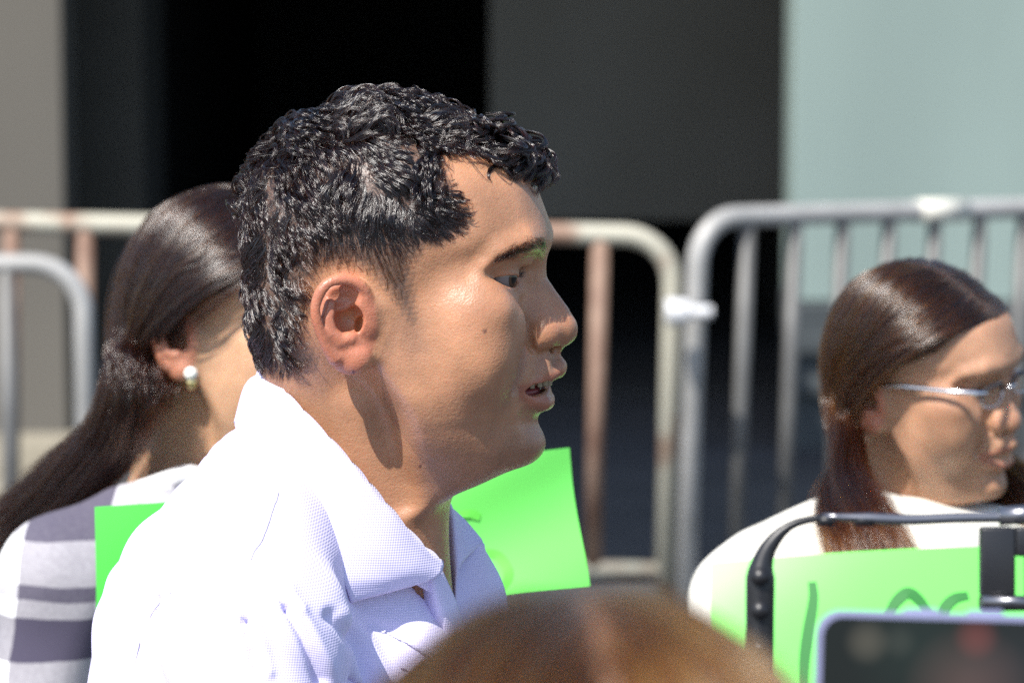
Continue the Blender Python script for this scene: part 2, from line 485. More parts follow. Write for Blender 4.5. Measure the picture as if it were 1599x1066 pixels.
HAIRLINE = [(850, 270), (826, 268), (796, 262), (762, 250), (722, 238), (700, 236), (706, 275), (727, 318), (733, 350), (712, 380), (670, 392), (650, 415), (652, 460), (655, 505), (640, 512),
            (618, 482), (594, 450), (575, 432), (545, 420), (510, 422), (486, 446), (480, 480), (486, 530), (502, 556), (500, 582), (455, 596), (415, 592), (385, 560), (350, 400), (360, 150), (600, 90), (900, 110), (900, 200)]
SKULLC = P(592, 350, 0)

# ------------------------------------------------------------------ skin
def skin_mat(name, bump=.45, sheen=.29):
    m = mat(name, rough=.45)
    b = bsdf(m)
    at = N(m, 'ShaderNodeAttribute'); at.attribute_name = 'tint'
    tc = N(m, 'ShaderNodeTexCoord')
    n1 = N(m, 'ShaderNodeTexNoise', i_Scale=38, i_Detail=6); L(m, tc.outputs['Object'], n1.inputs['Vector'])
    r1 = N(m, 'ShaderNodeMapRange'); r1.inputs[1].default_value = .3; r1.inputs[2].default_value = .7; r1.inputs[3].default_value = .78; r1.inputs[4].default_value = 1.14
    L(m, n1.outputs[0], r1.inputs[0])
    mx = N(m, 'ShaderNodeMix', data_type='RGBA', blend_type='MULTIPLY'); mx.inputs[0].default_value = 1
    L(m, at.outputs['Color'], mx.inputs[6]); L(m, r1.outputs[0], mx.inputs[7])
    # stubble: tiny dark dots where the alpha of the tint says beard
    v = N(m, 'ShaderNodeTexVoronoi', i_Scale=1500); L(m, tc.outputs['Object'], v.inputs['Vector'])
    r2 = N(m, 'ShaderNodeMapRange'); r2.inputs[1].default_value = .18; r2.inputs[2].default_value = .42; r2.inputs[3].default_value = 1; r2.inputs[4].default_value = 0
    L(m, v.outputs['Distance'], r2.inputs[0])
    n3 = N(m, 'ShaderNodeTexNoise', i_Scale=90, i_Detail=3); L(m, tc.outputs['Object'], n3.inputs['Vector'])
    mu = N(m, 'ShaderNodeMath', operation='MULTIPLY'); L(m, r2.outputs[0], mu.inputs[0])
    bd = N(m, 'ShaderNodeAttribute'); bd.attribute_name = 'beard'; L(m, bd.outputs['Fac'], mu.inputs[1])
    mu2 = N(m, 'ShaderNodeMath', operation='MULTIPLY'); L(m, mu.outputs[0], mu2.inputs[0]); L(m, n3.outputs[0], mu2.inputs[1])
    mx2 = N(m, 'ShaderNodeMix', data_type='RGBA'); L(m, mu2.outputs[0], mx2.inputs[0]); L(m, mx.outputs[2], mx2.inputs[6]); mx2.inputs[7].default_value = (.035, .028, .028, 1)
    L(m, mx2.outputs[2], b.inputs['Base Color'])
    b.inputs['Subsurface Weight'].default_value = .5
    b.inputs['Subsurface Radius'].default_value = (1, .33, .17); b.inputs['Subsurface Scale'].default_value = .0032
    # pores
    v2 = N(m, 'ShaderNodeTexNoise', i_Scale=340, i_Detail=3); L(m, tc.outputs['Object'], v2.inputs['Vector'])
    n2 = N(m, 'ShaderNodeTexNoise', i_Scale=800, i_Detail=3); L(m, tc.outputs['Object'], n2.inputs['Vector'])
    ad = N(m, 'ShaderNodeMath', operation='ADD'); L(m, v2.outputs[0], ad.inputs[0]); L(m, n2.outputs[0], ad.inputs[1])
    bp = N(m, 'ShaderNodeBump', i_Strength=bump, i_Distance=.0006); L(m, ad.outputs[0], bp.inputs['Height'])
    L(m, bp.outputs[0], b.inputs['Normal'])
    rr = N(m, 'ShaderNodeMapRange'); rr.inputs[3].default_value = sheen; rr.inputs[4].default_value = sheen + .2
    n4 = N(m, 'ShaderNodeTexNoise', i_Scale=22, i_Detail=3); L(m, tc.outputs['Object'], n4.inputs['Vector']); L(m, n4.outputs[0], rr.inputs[0]); L(m, rr.outputs[0], b.inputs['Roughness'])
    return m
def set_skin_attrs(o, tint, beard):
    me = o.data
    a = me.attributes.new('tint', 'FLOAT_COLOR', 'POINT')
    a.data.foreach_set('color', np.concatenate([tint, np.ones((len(tint), 1))], 1).astype(np.float32).ravel())
    b = me.attributes.new('beard', 'FLOAT', 'POINT'); b.data.foreach_set('value', beard.astype(np.float32))
def blob(X, Y, c, r):
    return np.exp(-(((X - c[0]) / r[0]) ** 2 + ((Y - c[1]) / r[1]) ** 2))
def polydist(X, Y, pts):
    best = np.full(X.shape, 1e9)
    for (x1, y1), (x2, y2) in zip(pts[:-1], pts[1:]):
        t = np.clip(((X - x1) * (x2 - x1) + (Y - y1) * (y2 - y1)) / ((x2 - x1) ** 2 + (y2 - y1) ** 2), 0, 1)
        best = np.minimum(best, np.hypot(X - x1 - t * (x2 - x1), Y - y1 - t * (y2 - y1)))
    return best
SK = np.array([.445, .225, .125])
def head_tints(V, base, scalp, beard_amt=1.0, hairline=HAIRLINE, fade=True):
    X, Y = proj(np.stack([V[:, 0], V[:, 1], np.abs(V[:, 2])], 1)); Lq = np.abs(V[:, 2])
    t = np.tile(base, (len(V), 1)).astype(float)
    def mixc(w_, c):
        nonlocal t
        w_ = np.clip(w_, 0, 1)[:, None]; t = t * (1 - w_) + np.array(c) * w_
    ear = np.clip(((Lq - 160) - np.clip((585 - X), 0, 99) * .12) / 12, 0, 1) * np.clip((1.08 - np.hypot((X - 534) / 54, (Y - 506) / 82)) / .12, 0, 1)
    mixc(ear * .7, base * np.array([1.15, .76, .82]))
    mixc(blob(X, Y, (880, 520), (34, 30)) * .35, base * np.array([1.05, .8, .8]))
    mixc(blob(X, Y, (760, 500), (60, 50)) * .25, base * np.array([1.06, .88, .85]))
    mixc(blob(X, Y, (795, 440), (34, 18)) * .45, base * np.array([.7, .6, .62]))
    # lips
    up = polydist(X, Y, [(874, 583), (854, 592), (832, 602), (812, 610)]); low = polydist(X, Y, [(858, 632), (842, 628), (828, 622), (812, 613)])
    mixc(np.clip(1.5 - up / 7, 0, 1) * (Lq < 72) * .8, base * np.array([.78, .55, .60]))
    mixc(np.clip(1.6 - low / 10, 0, 1) * (Lq < 72) * .8, base * np.array([.82, .60, .66]))
    lipw = np.clip(np.maximum(1.5 - up / 7, 1.6 - low / 10), 0, 1) * (Lq < 72)
    # beard shadow
    bz = inpoly(X, Y, [(655, 470), (640, 560), (650, 620), (730, 640), (800, 655), (835, 610), (838, 560), (880, 560), (880, 780), (700, 780), (600, 640), (590, 560), (620, 490)])
    bd = bz * np.clip(polydist(X, Y, [(655, 470), (640, 560), (650, 620), (730, 640), (800, 655)]) / 30, 0, 1)
    bd = np.maximum(bd * .8, blob(X, Y, (815, 700), (50, 36)) * 1.0); bd = np.maximum(bd, blob(X, Y, (845, 570), (26, 18)) * .8)
    bd = np.maximum(bd, blob(X, Y, (640, 525), (24, 50)) * .9)
    bd = np.maximum(bd, blob(X, Y, (450, 610), (60, 40)) * 1.0) * beard_amt
    bd = bd * (1 - lipw)
    mixc(bd * .42 * beard_amt, base * np.array([.60, .62, .74]))
    # scalp
    ins = inpoly(X, Y, hairline) & (ear < .5)
    dl = polydist(X, Y, hairline[2:27]) + 5 * np.sin(X / 3.1 + Y / 2.3) * np.sin(Y / 3.7 - X / 5)
    mixc(ins * np.clip(dl / 22, 0, 1) ** .8, scalp)
    # two moles
    if beard_amt > 0:
        mixc(np.clip(1.6 - np.hypot(X - 757, Y - 517) / 3.2, 0, 1) * (V[:, 2] > 0) * .8, (.14, .05, .035)); mixc((np.hypot(X - 656, Y - 728) < 2.5) * (V[:, 2] > 0) * .8, (.12, .05, .04))
        mixc((np.hypot(X - 552, Y - 581) < 2.8) * (V[:, 2] > 0) * .8, (.12, .04, .05))
    return t, bd, ins

skin_man = skin_mat('skin_tan')
man = empty('person', (MAN_O[0] - .1, MAN_O[1], 0))
tag(man, 'man in profile with short wavy black hair and white collared shirt, mouth open', 'person')
man_body = meshobj('body', man_world(HV), HQ, skin_man, man)
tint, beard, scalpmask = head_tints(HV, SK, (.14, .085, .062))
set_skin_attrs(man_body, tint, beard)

# eyes
eye_m = mat('eyeball', rough=.08); 
def eye_material():
    m = eye_m; tc = N(m, 'ShaderNodeTexCoord'); sp = N(m, 'ShaderNodeSeparateXYZ'); L(m, tc.outputs['Object'], sp.inputs[0])
    r = N(m, 'ShaderNodeValToRGB'); e = r.color_ramp.elements
    e[0].position = 0; e[0].color = (.20, .165, .155, 1); e[1].position = 1; e[1].color = (.004, .004, .004, 1)
    for p, c in ((.84, (.20, .165, .155)), (.865, (.03, .018, .012)), (.90, (.09, .045, .02)), (.955, (.06, .03, .015)), (.965, (.003, .003, .003))):
        q = r.color_ramp.elements.new(p); q.color = (*c, 1)
    L(m, sp.outputs['X'], r.inputs[0]); L(m, r.outputs[0], bsdf(m).inputs['Base Color'])
eye_material()
def eyeball(center_w, look, radius, parent):
    bm_v = []; bm_f = []; n, k = 32, 20
    for i in range(k + 1):
        th = math.pi * i / k
        for j in range(n):
            ph = 2 * math.pi * j / n
            x = math.cos(th); q = math.sin(th); rr_ = 1.0
            if x > .86: rr_ = 1 + .10 * ((x - .86) / .14) ** .8
            bm_v.append((x * rr_, q * math.cos(ph), q * math.sin(ph)))
    for i in range(k):
        for j in range(n):
            bm_f.append((i * n + j, (i + 1) * n + j, (i + 1) * n + (j + 1) % n, i * n + (j + 1) % n))
    me = bpy.data.meshes.new('eye'); me.from_pydata(bm_v, [], bm_f); me.materials.append(eye_m); me.shade_smooth()
    o = bpy.data.objects.new('eye', me); COL.objects.link(o); o.location = Vector(center_w)
    o.rotation_euler = Vector(look).to_track_quat('X', 'Z').to_euler(); o.scale = (radius,) * 3
    attach(o, parent)
    return o
look = MF * 1 + np.array([0, 0, -.08]) + ML * .30
for sgn in (1, -1):
    c = EYE.copy(); c[2] *= sgn
    eyeball(man_world(c[None])[0], look, EYE_R * UNIT, man)
# teeth and mouth lining
tm = mat('tooth_enamel', (.34, .28, .19), .3)
mb = MB()
for row, (yy, x0, rr_, hh) in enumerate(((596, 858, 9, 11), (624, 850, 8, 9))):
    for i in range(-5, 6):
        t = i / 5.5
        c = P(x0 - 52 * t * t, yy + 10 * t * t * (1 if row == 0 else -1), 44 * t)
        cw = man_world(c[None])[0]
        mb.box(cw, (8.5 * UNIT, 6 * UNIT, hh * UNIT), Matrix.Rotation(-PSI + t * 1.0, 3, 'Z'))
mb.build('teeth', tm, man, bevel=.0008)
gum = mat('mouth_flesh', (.22, .04, .04), .35)
fm = Field((60, -260, -70), (230, -130, 70), 4); fm.ell(P(812, 609, 0), (34, 15, 44)); v_, q_ = fm.mesh(1)
meshobj('tongue', man_world(v_), q_, gum, man)

# ------------------------------------------------------------------ the man's hair
SKR = np.array([208., 188, 180])
def scalp_n(p):
    d = (p - SKULLC) / SKR ** 2
    # lower half: treat the sides as upright
    d = d.copy(); d[:, 1] = np.where(d[:, 1] < 0, d[:, 1] * .35, d[:, 1])
    return d / (np.linalg.norm(d, axis=1)[:, None] + 1e-9)
def sample_roots(V, Q, mask, n, rs):
    f = mask[Q].all(1); q = Q[f]
    a = V[q[:, 0]]; b = V[q[:, 1]]; c = V[q[:, 2]]; d = V[q[:, 3]]
    ar = np.linalg.norm(np.cross(c - a, d - b), axis=1); p = ar / ar.sum()
    i = rs.choice(len(q), n, p=p); u = rs.rand(n, 1); v = rs.rand(n, 1)
    return (a[i] * (1 - u) + b[i] * u) * (1 - v) + (d[i] * (1 - u) + c[i] * u) * v
def nearest(A, B, chunk=2000):
    out = np.empty(len(A), int)
    for i in range(0, len(A), chunk):
        out[i:i + chunk] = ((A[i:i + chunk, None] - B[None]) ** 2).sum(2).argmin(1)
    return out
def unit(v): return v / (np.linalg.norm(v, axis=-1, keepdims=True) + 1e-9)
PART = [(430, 262), (480, 226), (540, 208), (620, 212), (680, 232), (715, 240)]
def part_y(x): return lin(np.clip(x, 430, 715), [a for a, b in PART], [b for a, b in PART])
def grow(roots, rs, steps, length, lift, wave_a, wave_n, flow, phase, stepfrac=None):
    """grow strands over the scalp; everything in photo pixels"""
    n = len(roots); pts = np.empty((n, steps, 3)); p = roots.copy(); pts[:, 0] = p
    N0 = scalp_n(p)
    ds = length / (steps - 1)
    for k in range(1, steps):
        t = k / (steps - 1)
        nn = scalp_n(p); d = flow - nn * (flow * nn).sum(1, keepdims=True); d = unit(d)
        s_ = np.cross(nn, d)
        ang = wave_a * np.sin(phase + wave_n * t * 2 * math.pi)
        rise = lift * (1.0 - 1.5 * t) + wave_a[:] * .5 * np.cos(phase * 1.7 + wave_n * t * 2 * math.pi)
        dd = unit(d * np.cos(ang)[:, None] + s_ * np.sin(ang)[:, None] + nn * rise[:, None])
        p = p + dd * ds[:, None]; pts[:, k] = p
    return pts
def man_hair():
    rs = np.random.RandomState(3)
    X, Y = PXY; Lq = HV[:, 2]
    base = inpoly(X, Y, HAIRLINE)
    ell = np.sqrt((((HV - SKULLC) / SKR) ** 2).sum(1))
    earz = (np.abs(HV[:, 2]) > 176) & (X > 470) & (X < 592) & (Y > 420) & (Y < 592)
    base &= ~earz
    visible = Lq > -150
    def region(pts):
        x, y = proj(np.stack([pts[:, 0], pts[:, 1], np.abs(pts[:, 2])], 1)); py = part_y(x)
        top = (y < py) | (pts[:, 2] < 0) & (y < 330)
        return x, y, top
    sets = []
    # clumped, wavy hair
    ng = 5600
    G = sample_roots(HV, HQ, base & visible, ng, rs)
    gx, gy, gtop = region(G)
    def params(x, y, top, l):
        n = len(x); fl = np.zeros((n, 3)); z = np.sign(l) * 1.0
        # top: brushed forwards, a little to the side
        fl[:, 0] = np.where(top, 1.0, .28); fl[:, 1] = np.where(top, .10, -1.0); fl[:, 2] = np.where(top, .42, 0)
        back = np.clip((500 - x) / 70, 0, 1) * (~top)
        fl[:, 0] = fl[:, 0] * (1 - back) + .10 * back
        front = np.clip((x - 600) / 90, 0, 1) * (~top)
        fl[:, 0] += front * .18
        crown = top & (x < 520); fl[crown, 0] = .5; fl[crown, 1] = -.1; fl[crown, 2] = .9
        low = np.clip((y - 285) / 80, 0, 1) * (~top) * np.clip((x - 440) / 50, .35, 1); lowb = np.clip((y - 520) / 50, 0, 1)
        ln = np.where(top, 78, 60 - 32 * low - 12 * lowb)
        fx = np.clip((x - 640) / 140, 0, 1) * top
        ln = ln * (1 + .25 * fx); fl[:, 1] += .75 * fx * np.clip((815 - x) / 60, -.2, 1)
        fadez = np.clip((x - 470) / 60, 0, 1) * low
        ln = ln * (1 - .25 * fadez)
        ff = np.clip((x - 720) / 80, 0, 1) * top
        ln = ln * (1 + .35 * ff - .75 * np.clip((x - 770) / 60, 0, 1) * top); fl[:, 1] -= .35 * np.clip((x - 790) / 40, 0, 1) * top
        lift = np.where(top, .85 + .45 * fx + .5 * ff, .26 - .10 * low); lift = np.where((~top) & (x < 480), .34, lift)
        wa = np.where(top, 1.05, .70 - .50 * fadez + .5 * front)
        wa = np.where((~top) & (x < 480), .8, wa); ln = ln * (1 - .45 * lowb)
        return fl, ln, lift, wa, low, fadez
    fl, ln, lift, wa, low, fz = params(gx, gy, gtop, G[:, 2])
    # smooth variation so neighbouring locks swirl together
    def sm(P_, s, k=0): return np.sin(P_[:, 0] / s + 1.3 * k) * np.cos(P_[:, 1] / s * 1.1 + k) + .6 * np.sin(P_[:, 2] / s * .9 + 2 * k + P_[:, 0] / s * .5)
    steps = 14
    gl = ln * (.75 + .5 * rs.rand(ng)); gph = 2.4 * sm(G, 24, 1) + rs.rand(ng) * .8
    fl += .22 * rs.randn(ng, 3) * np.where(gtop, 1, .6)[:, None]
    gp = grow(G, rs, steps, gl, lift * (.8 + .4 * rs.rand(ng)), wa * (.8 + .4 * rs.rand(ng)), np.where(gtop, .8, .55) + .25 * rs.rand(ng), fl, gph)
    ns = 66000
    Rt = sample_roots(HV, HQ, base & visible, ns, rs)
    x, y, top = region(Rt)
    low = np.clip((y - 370) / 60, 0, 1) * (x > 455) * (~top)
    ex_ = sample_roots(HV, HQ, base & (X > 735) & (HV[:, 1] > 100) & (np.abs(HV[:, 2]) < 175), 14000, rs)
    ex2 = sample_roots(HV, HQ, base & (X > 600) & (X < 735) & (Y > 205) & (Y < 335) & (HV[:, 2] > 0), 3500, rs)
    Rt = np.concatenate([Rt, ex_, ex2]); ns = len(Rt); x, y, top = region(Rt); low = np.clip((y - 370) / 60, 0, 1) * (x > 455) * (~top)
    low = np.clip((y - 345) / 60, 0, 1) * np.clip((x - 455) / 40, 0, 1) * (~top); keep = rs.rand(ns) < (1 - .80 * low) * np.clip((612 - y) / 60, .15, 1)
    edist = polydist(x, y, HAIRLINE[5:27]); keep &= rs.rand(ns) < np.clip((edist + 1) / 46, .12, 1)
    Rt = Rt[keep]; ns = len(Rt)
    edist = edist[keep]
    gi = nearest(Rt, G)
    off = Rt - G[gi]
    t = np.linspace(0, 1, steps)[None, :, None]
    clump = (1 - t * (.30 + .35 * rs.rand(ns, 1, 1)))
    j = rs.randn(ns, 1, 3) * 1.3 * t ** 1.2 + .2 * rs.randn(ns, steps, 3) * t
    lenf = (.72 + .45 * rs.rand(ns, 1, 1)) * np.clip(.35 + edist / 34, 0, 1)[:, None, None]
    rel = gp[gi] - G[gi][:, None]
    # shorten by re-sampling along the guide
    tt = np.linspace(0, 1, steps)[None] * lenf[:, :, 0] * (steps - 1); i0 = np.clip(tt.astype(int), 0, steps - 2); fr = (tt - i0)[..., None]
    ar = np.arange(ns)[:, None]
    rel = rel[ar, i0] * (1 - fr) + rel[ar, i0 + 1] * fr
    S = Rt[:, None] + rel + off[:, None] * (clump - 1) + j
    r0 = .000098
    tq = np.linspace(0, 1, steps)
    rad = np.tile(r0 * .8 * (1 - .55 * tq ** 2), (ns, 1))
    _x, _y, _t = region(Rt); _low = np.clip((_y - 372) / 60, 0, 1) * np.clip((_x - 450) / 40, 0, 1) * (~_t)
    thick = (rs.rand(ns) < (.21 - .09 * (_x < 470)) * (1 - _low) + .02) & (edist > 5)
    rad[thick] = (.00025 * (.75 + .5 * rs.rand(thick.sum(), 1))) * (np.sin(np.clip(tq * .93 + .05, 0, 1) * math.pi) ** .7)[None]
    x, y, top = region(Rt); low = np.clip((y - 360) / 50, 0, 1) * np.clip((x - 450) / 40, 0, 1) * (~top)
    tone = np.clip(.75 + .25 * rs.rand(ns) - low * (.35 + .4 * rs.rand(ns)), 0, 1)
    return man_world(S), rad, tone
hair_black = hairmat('black_hair', melanin=.68, red=.3, rough=.22, radial=.3, var=.28, coat=.3, ior=1.75)
S_, rad_, tone_ = man_hair()
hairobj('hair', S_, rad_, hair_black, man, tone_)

# eyebrows and lashes
def brow(side=1, n=680):
    rs = np.random.RandomState(5 + side)
    line = spline([P(854, 388, 20), P(846, 387, 34), P(826, 387, 60), P(800, 394, 90), P(776, 404, 112)], 60)
    th = np.interp(np.linspace(0, 1, 60), [0, .15, .6, 1], [9, 15, 11, 4])
    S = []
    vis = (HV[:, 2] > 5) & (HN[:, 2] * 1.0 + HN[:, 0] * .25 > .12) & (HV[:, 0] > 80) & (HV[:, 1] > -20) & (HV[:, 1] < 100)
    nearV = HV[vis]; nx, ny = proj(nearV)
    idx = rs.randint(0, 58, n)
    base = line[idx] + rs.rand(n, 1) * (line[idx + 1] - line[idx]); base[:, 1] += rs.randn(n) * th[idx] * .5
    bx_, by_ = proj(base)
    ni = nearest(np.stack([bx_, by_, 0 * bx_], 1), np.stack([nx, ny, 0 * nx], 1)); root = nearV[ni]
    tang = unit(line[idx] - line[np.clip(idx + 1, 0, 59)]) * -1
    for k in range(6):
        t = k / 5
        S.append(root + (tang * 17 + np.array([0, 7, 0]) * (1 - idx / 58)[:, None] + np.array([5, 2, 6.])) * t * (.6 + .5 * rs.rand(1)) - np.array([0, 4, 0]) * t * t)
    S = np.stack(S, 1) + rs.randn(n, 1, 3) * .6
    S[..., 2] *= side
    return S
def lashes(side=1):
    rs = np.random.RandomState(9)
    S = []
    for up in (1, -1):
        m = 150 if up > 0 else 50
        for i in range(m):
            s_ = .06 + .9 * rs.rand()
            out, inn = P(758, 436, 106), P(803, 440, 44)
            b = out + (inn - out) * s_; b[1] += (9.5 * (4 * s_ * (1 - s_)) ** .75 if up > 0 else -8.5 * (4 * s_ * (1 - s_)))
            v = b - EYE; v = v / np.linalg.norm(v); b = EYE + v * (EYE_R + 3.5)
            ln = (19 if up > 0 else 8) * (.7 + .5 * rs.rand())
            d = np.array([v[0] + .55, -.15 if up > 0 else -.5, v[2] * .8]); d /= np.linalg.norm(d)
            S.append([b + d * ln * t + np.array([0, up * 5 * t * t, 0]) for t in np.linspace(0, 1, 6)])
    S = np.array(S); S[..., 2] *= side
    return S
hairobj('eyebrows', man_world(np.concatenate([brow(1), brow(-1)])), 0.000078 * (1 - .5 * np.linspace(0, 1, 6)), hair_black, man, np.full(1360, .9))
hairobj('eyelashes', man_world(np.concatenate([lashes(1), lashes(-1)])), .00008 * (1 - .7 * np.linspace(0, 1, 6)), hair_black, man, np.full(400, 1.0))

# ------------------------------------------------------------------ the man's shirt
def cloth_mat(name, c1, c2, scale=1, dots=True, bump=.4, rough=.85):
    m = mat(name, c1, rough); b = bsdf(m); b.inputs['Sheen Weight'].default_value = .15
    tc = N(m, 'ShaderNodeTexCoord'); mp = N(m, 'ShaderNodeMapping'); L(m, tc.outputs['Object'], mp.inputs[0])
    mp.inputs['Rotation'].default_value = (0, math.radians(38), 0)
    sp = N(m, 'ShaderNodeSeparateXYZ'); L(m, mp.outputs[0], sp.inputs[0])
    fr = 2 * math.pi / (.0034 * scale)
    sn_ = []
    for ax in ('X', 'Z'):
        mu = N(m, 'ShaderNodeMath', operation='MULTIPLY'); mu.inputs[1].default_value = fr; L(m, sp.outputs[ax], mu.inputs[0])
        si = N(m, 'ShaderNodeMath', operation='SINE'); L(m, mu.outputs[0], si.inputs[0]); sn_.append(si)
    mm = N(m, 'ShaderNodeMath', operation='MULTIPLY'); L(m, sn_[0].outputs[0], mm.inputs[0]); L(m, sn_[1].outputs[0], mm.inputs[1])
    r = N(m, 'ShaderNodeMapRange'); r.inputs[1].default_value = .0; r.inputs[2].default_value = .5; L(m, mm.outputs[0], r.inputs[0])
    mx = N(m, 'ShaderNodeMix', data_type='RGBA'); mx.inputs[6].default_value = (*c1, 1); mx.inputs[7].default_value = (*c2, 1); L(m, r.outputs[0], mx.inputs[0])
    L(m, mx.outputs[2], b.inputs['Base Color'])
    bp = N(m, 'ShaderNodeBump', i_Strength=bump, i_Distance=.0005); L(m, mm.outputs[0], bp.inputs['Height']); L(m, bp.outputs[0], b.inputs['Normal'])
    return m
shirt_m = cloth_mat('lavender_cotton', (.73, .68, .90), (.60, .55, .85), scale=.65, bump=.2)
def man_shirt():
    f = Field((-640, -2100, -640), (330, -60, 700), 6.5)
    f.chain([P(500, 800), P(520, 900)], [128, 150], k=10)
    f.chain([P(452, 760, 30), P(400, 860, 200), P(395, 990, 380)], [95, 130, 125], k=80)
    f.ell(P(420, 1130), (270, 330, 400), k=110)
    f.ell(P(560, 1180), (250, 220, 360), k=90)
    f.chain([P(570, 1010, 60), P(640, 1060, 100), P(690, 1130, 120)], [64, 76, 96], k=60)
    f.ell(P(412, 1010), (262, 285, 225), k=60)
    f.ell(P(400, 800, 60), (95, 120, 120), k=70)
    f.chain([P(430, 1250), P(430, 1500), P(430, 1850), P(430, 2120)], [300, 300, 285, 270], k=80)
    f.ell(P(430, 1600), (300, 560, 340), k=60)
    # sleeve and arm
    f.chain([P(400, 1000, 400), P(400, 1250, 480), P(410, 1560, 510), P(560, 1880, 520)], [128, 120, 100, 74], k=60)
    # neck opening
    f.chain([P(470, 560), P(520, 700), P(585, 800), P(640, 880), P(700, 950)], [112, 124, 118, 84, 36], 'cut', 10)
    # folds
    rs = np.random.RandomState(4)
    folds = [([P(470, 900, 300), P(500, 1000, 330), P(560, 1100, 340)], 7, 'cut'), ([P(395, 985, 470), P(410, 1040, 500), P(430, 1110, 500)], 9, 'cut'), ([P(440, 930, 420), P(480, 1010, 430), P(520, 1060, 420)], 10, 'cut'),
             ([P(400, 880, 330), P(440, 780, 220)], 4, 'cut'),  ([P(330, 1010, 400), P(300, 1100, 420)], 10, 'cut'),
             ([P(600, 985, 250), P(700, 1040, 200)], 14, 'add'), ([P(500, 960, 330), P(560, 1060, 330)], 16, 'add')]
    for pts, r, mo in folds:
        f.chain(pts, [r * .5] + [r] * (len(pts) - 2) + [r * .5], mo, 22)
    return f.mesh(2)
SV, SQ = man_shirt()
# small drape
nn = vnormals(SV, SQ)
dr = 3.2 * np.sin(SV[:, 0] / 31 + SV[:, 1] / 47 + 2 * np.sin(SV[:, 2] / 60)) * np.sin(SV[:, 1] / 38 - SV[:, 0] / 90) + 2.0 * np.sin(SV[:, 0] / 13 + SV[:, 1] / 24 + 1.5 * np.sin(SV[:, 1] / 41))
sx, sy = proj(SV); front = SV[:, 2] > 40
for pts, dep, wd in (([(383, 968), (393, 1005), (402, 1045)], 17, 7), ([(432, 912), (450, 948)], 10, 7), ([(452, 950), (474, 990), (492, 1030), (505, 1062)], 17, 9), ([(246, 936), (228, 960), (205, 990)], 9, 7),
                     ([(580, 975), (640, 990)], 6, 10), ([(520, 960), (560, 1010), (580, 1060)], 12, 10), ([(330, 1000), (352, 1060)], 9, 9), ([(170, 980), (178, 1060)], 6, 8), ([(300, 880), (345, 850)], 5, 8)):
    SV -= nn * (front * dep * np.exp(-(polydist(sx, sy, pts) / wd) ** 2))[:, None]; q_ = polydist(sx, sy, [(x + 17, y + 3) for x, y in pts])
    SV += nn * (front * dep * .45 * np.exp(-(q_ / (wd * 1.4)) ** 2))[:, None]
SV = SV + nn * dr[:, None]
shirt = meshobj('shirt', man_world(SV), SQ, shirt_m, man)

def seam(pts, name='seam', r=.0005):
    vis = (vnormals(SV, SQ)[:, 2] > .15) & (SV[:, 2] > 20); A = SV[vis]; ax_, ay_ = proj(A); L3 = []
    for x, y, _ in spline([(a, b, 0) for a, b in pts], 18):
        L3.append(A[((ax_ - x) ** 2 + (ay_ - y) ** 2).argmin()])
    L3 = np.array(L3); L3[1:-1] = (L3[:-2] + L3[1:-1] + L3[2:]) / 3
    m = MB(); m.tube(list(man_world(L3) + ML * .0003), r, 6); m.build(name, seam_m, man)
seam_m = mat('seam_thread', (.34, .33, .42), .9)
def sheet(name, rows, matl, parent, nu=60, nv=24, thick=.0012, bulge=0, wob=0, seed=0):
    """a cloth panel through rows of guide points (photo-figure coordinates)"""
    Rw = [spline(r, nu) for r in rows]
    G = np.stack([spline([Rw[k][i] for k in range(len(Rw))], nv) for i in range(nu)], 0)   # nu, nv, 3
    V = G.reshape(-1, 3); Q = []
    for i in range(nu - 1):
        for j in range(nv - 1):
            Q.append((i * nv + j, (i + 1) * nv + j, (i + 1) * nv + j + 1, i * nv + j + 1))
    Q = np.array(Q)
    if wob:
        n = vnormals(V, Q); V = V + n * (wob * np.sin(V[:, 0] / 29 + seed) * np.sin(V[:, 1] / 37 + 2 * seed))[:, None]
    o = meshobj(name, man_world(V), Q, matl, parent)
    sm_ = o.modifiers.new('solidify', 'SOLIDIFY'); sm_.thickness = thick; sm_.offset = 0
    return o
seam([(437, 770), (425, 800), (408, 842), (392, 874)])
seam([(300, 905), (258, 932), (228, 975), (212, 1030), (208, 1075)], r=.0004)
# collar: stand (hugging the neck) and the turned-down leaf
fold_n = [(404, 584, -30), (410, 583, 0), (428, 600, 66), (478, 652, 124), (543, 722, 152), (608, 798, 142), (655, 850, 112), (692, 882, 70)]
stand_n = [(392, 640, -30), (398, 642, 0), (420, 668, 70), (462, 716, 128), (528, 790, 156), (596, 862, 146), (640, 905, 116), (672, 925, 84)]
mid_n = [(382, 604, -30), (387, 602, 0), (402, 626, 84), (446, 700, 160), (506, 780, 196), (570, 850, 192), (628, 890, 158), (672, 905, 110)]
outr_n = [(366, 660, -30), (369, 660, 0), (372, 674, 100), (420, 744, 184), (476, 818, 226), (530, 896, 236), (545, 930, 230), (548, 940, 224)]
PP = lambda r: [P(*q) for q in r]
collar = sheet('collar', [PP(stand_n), PP([(x - 2, y - 4, l) for x, y, l in fold_n]), PP([(x + (-3 if i < 7 else 0), y + 2, l + 7) for i, (x, y, l) in enumerate(fold_n)]), PP(mid_n), PP(outr_n)], shirt_m, man, nu=90, nv=40)
far_fold = [(404, 584, -30), (440, 600, -90), (520, 660, -140), (600, 726, -150), (660, 768, -135), (700, 786, -112), (712, 850, -66), (716, 890, -40)]
far_out = [(366, 660, -30), (410, 650, -120), (500, 700, -230), (620, 760, -250), (700, 790, -230), (752, 842, -175), (752, 846, -170), (748, 850, -165)]
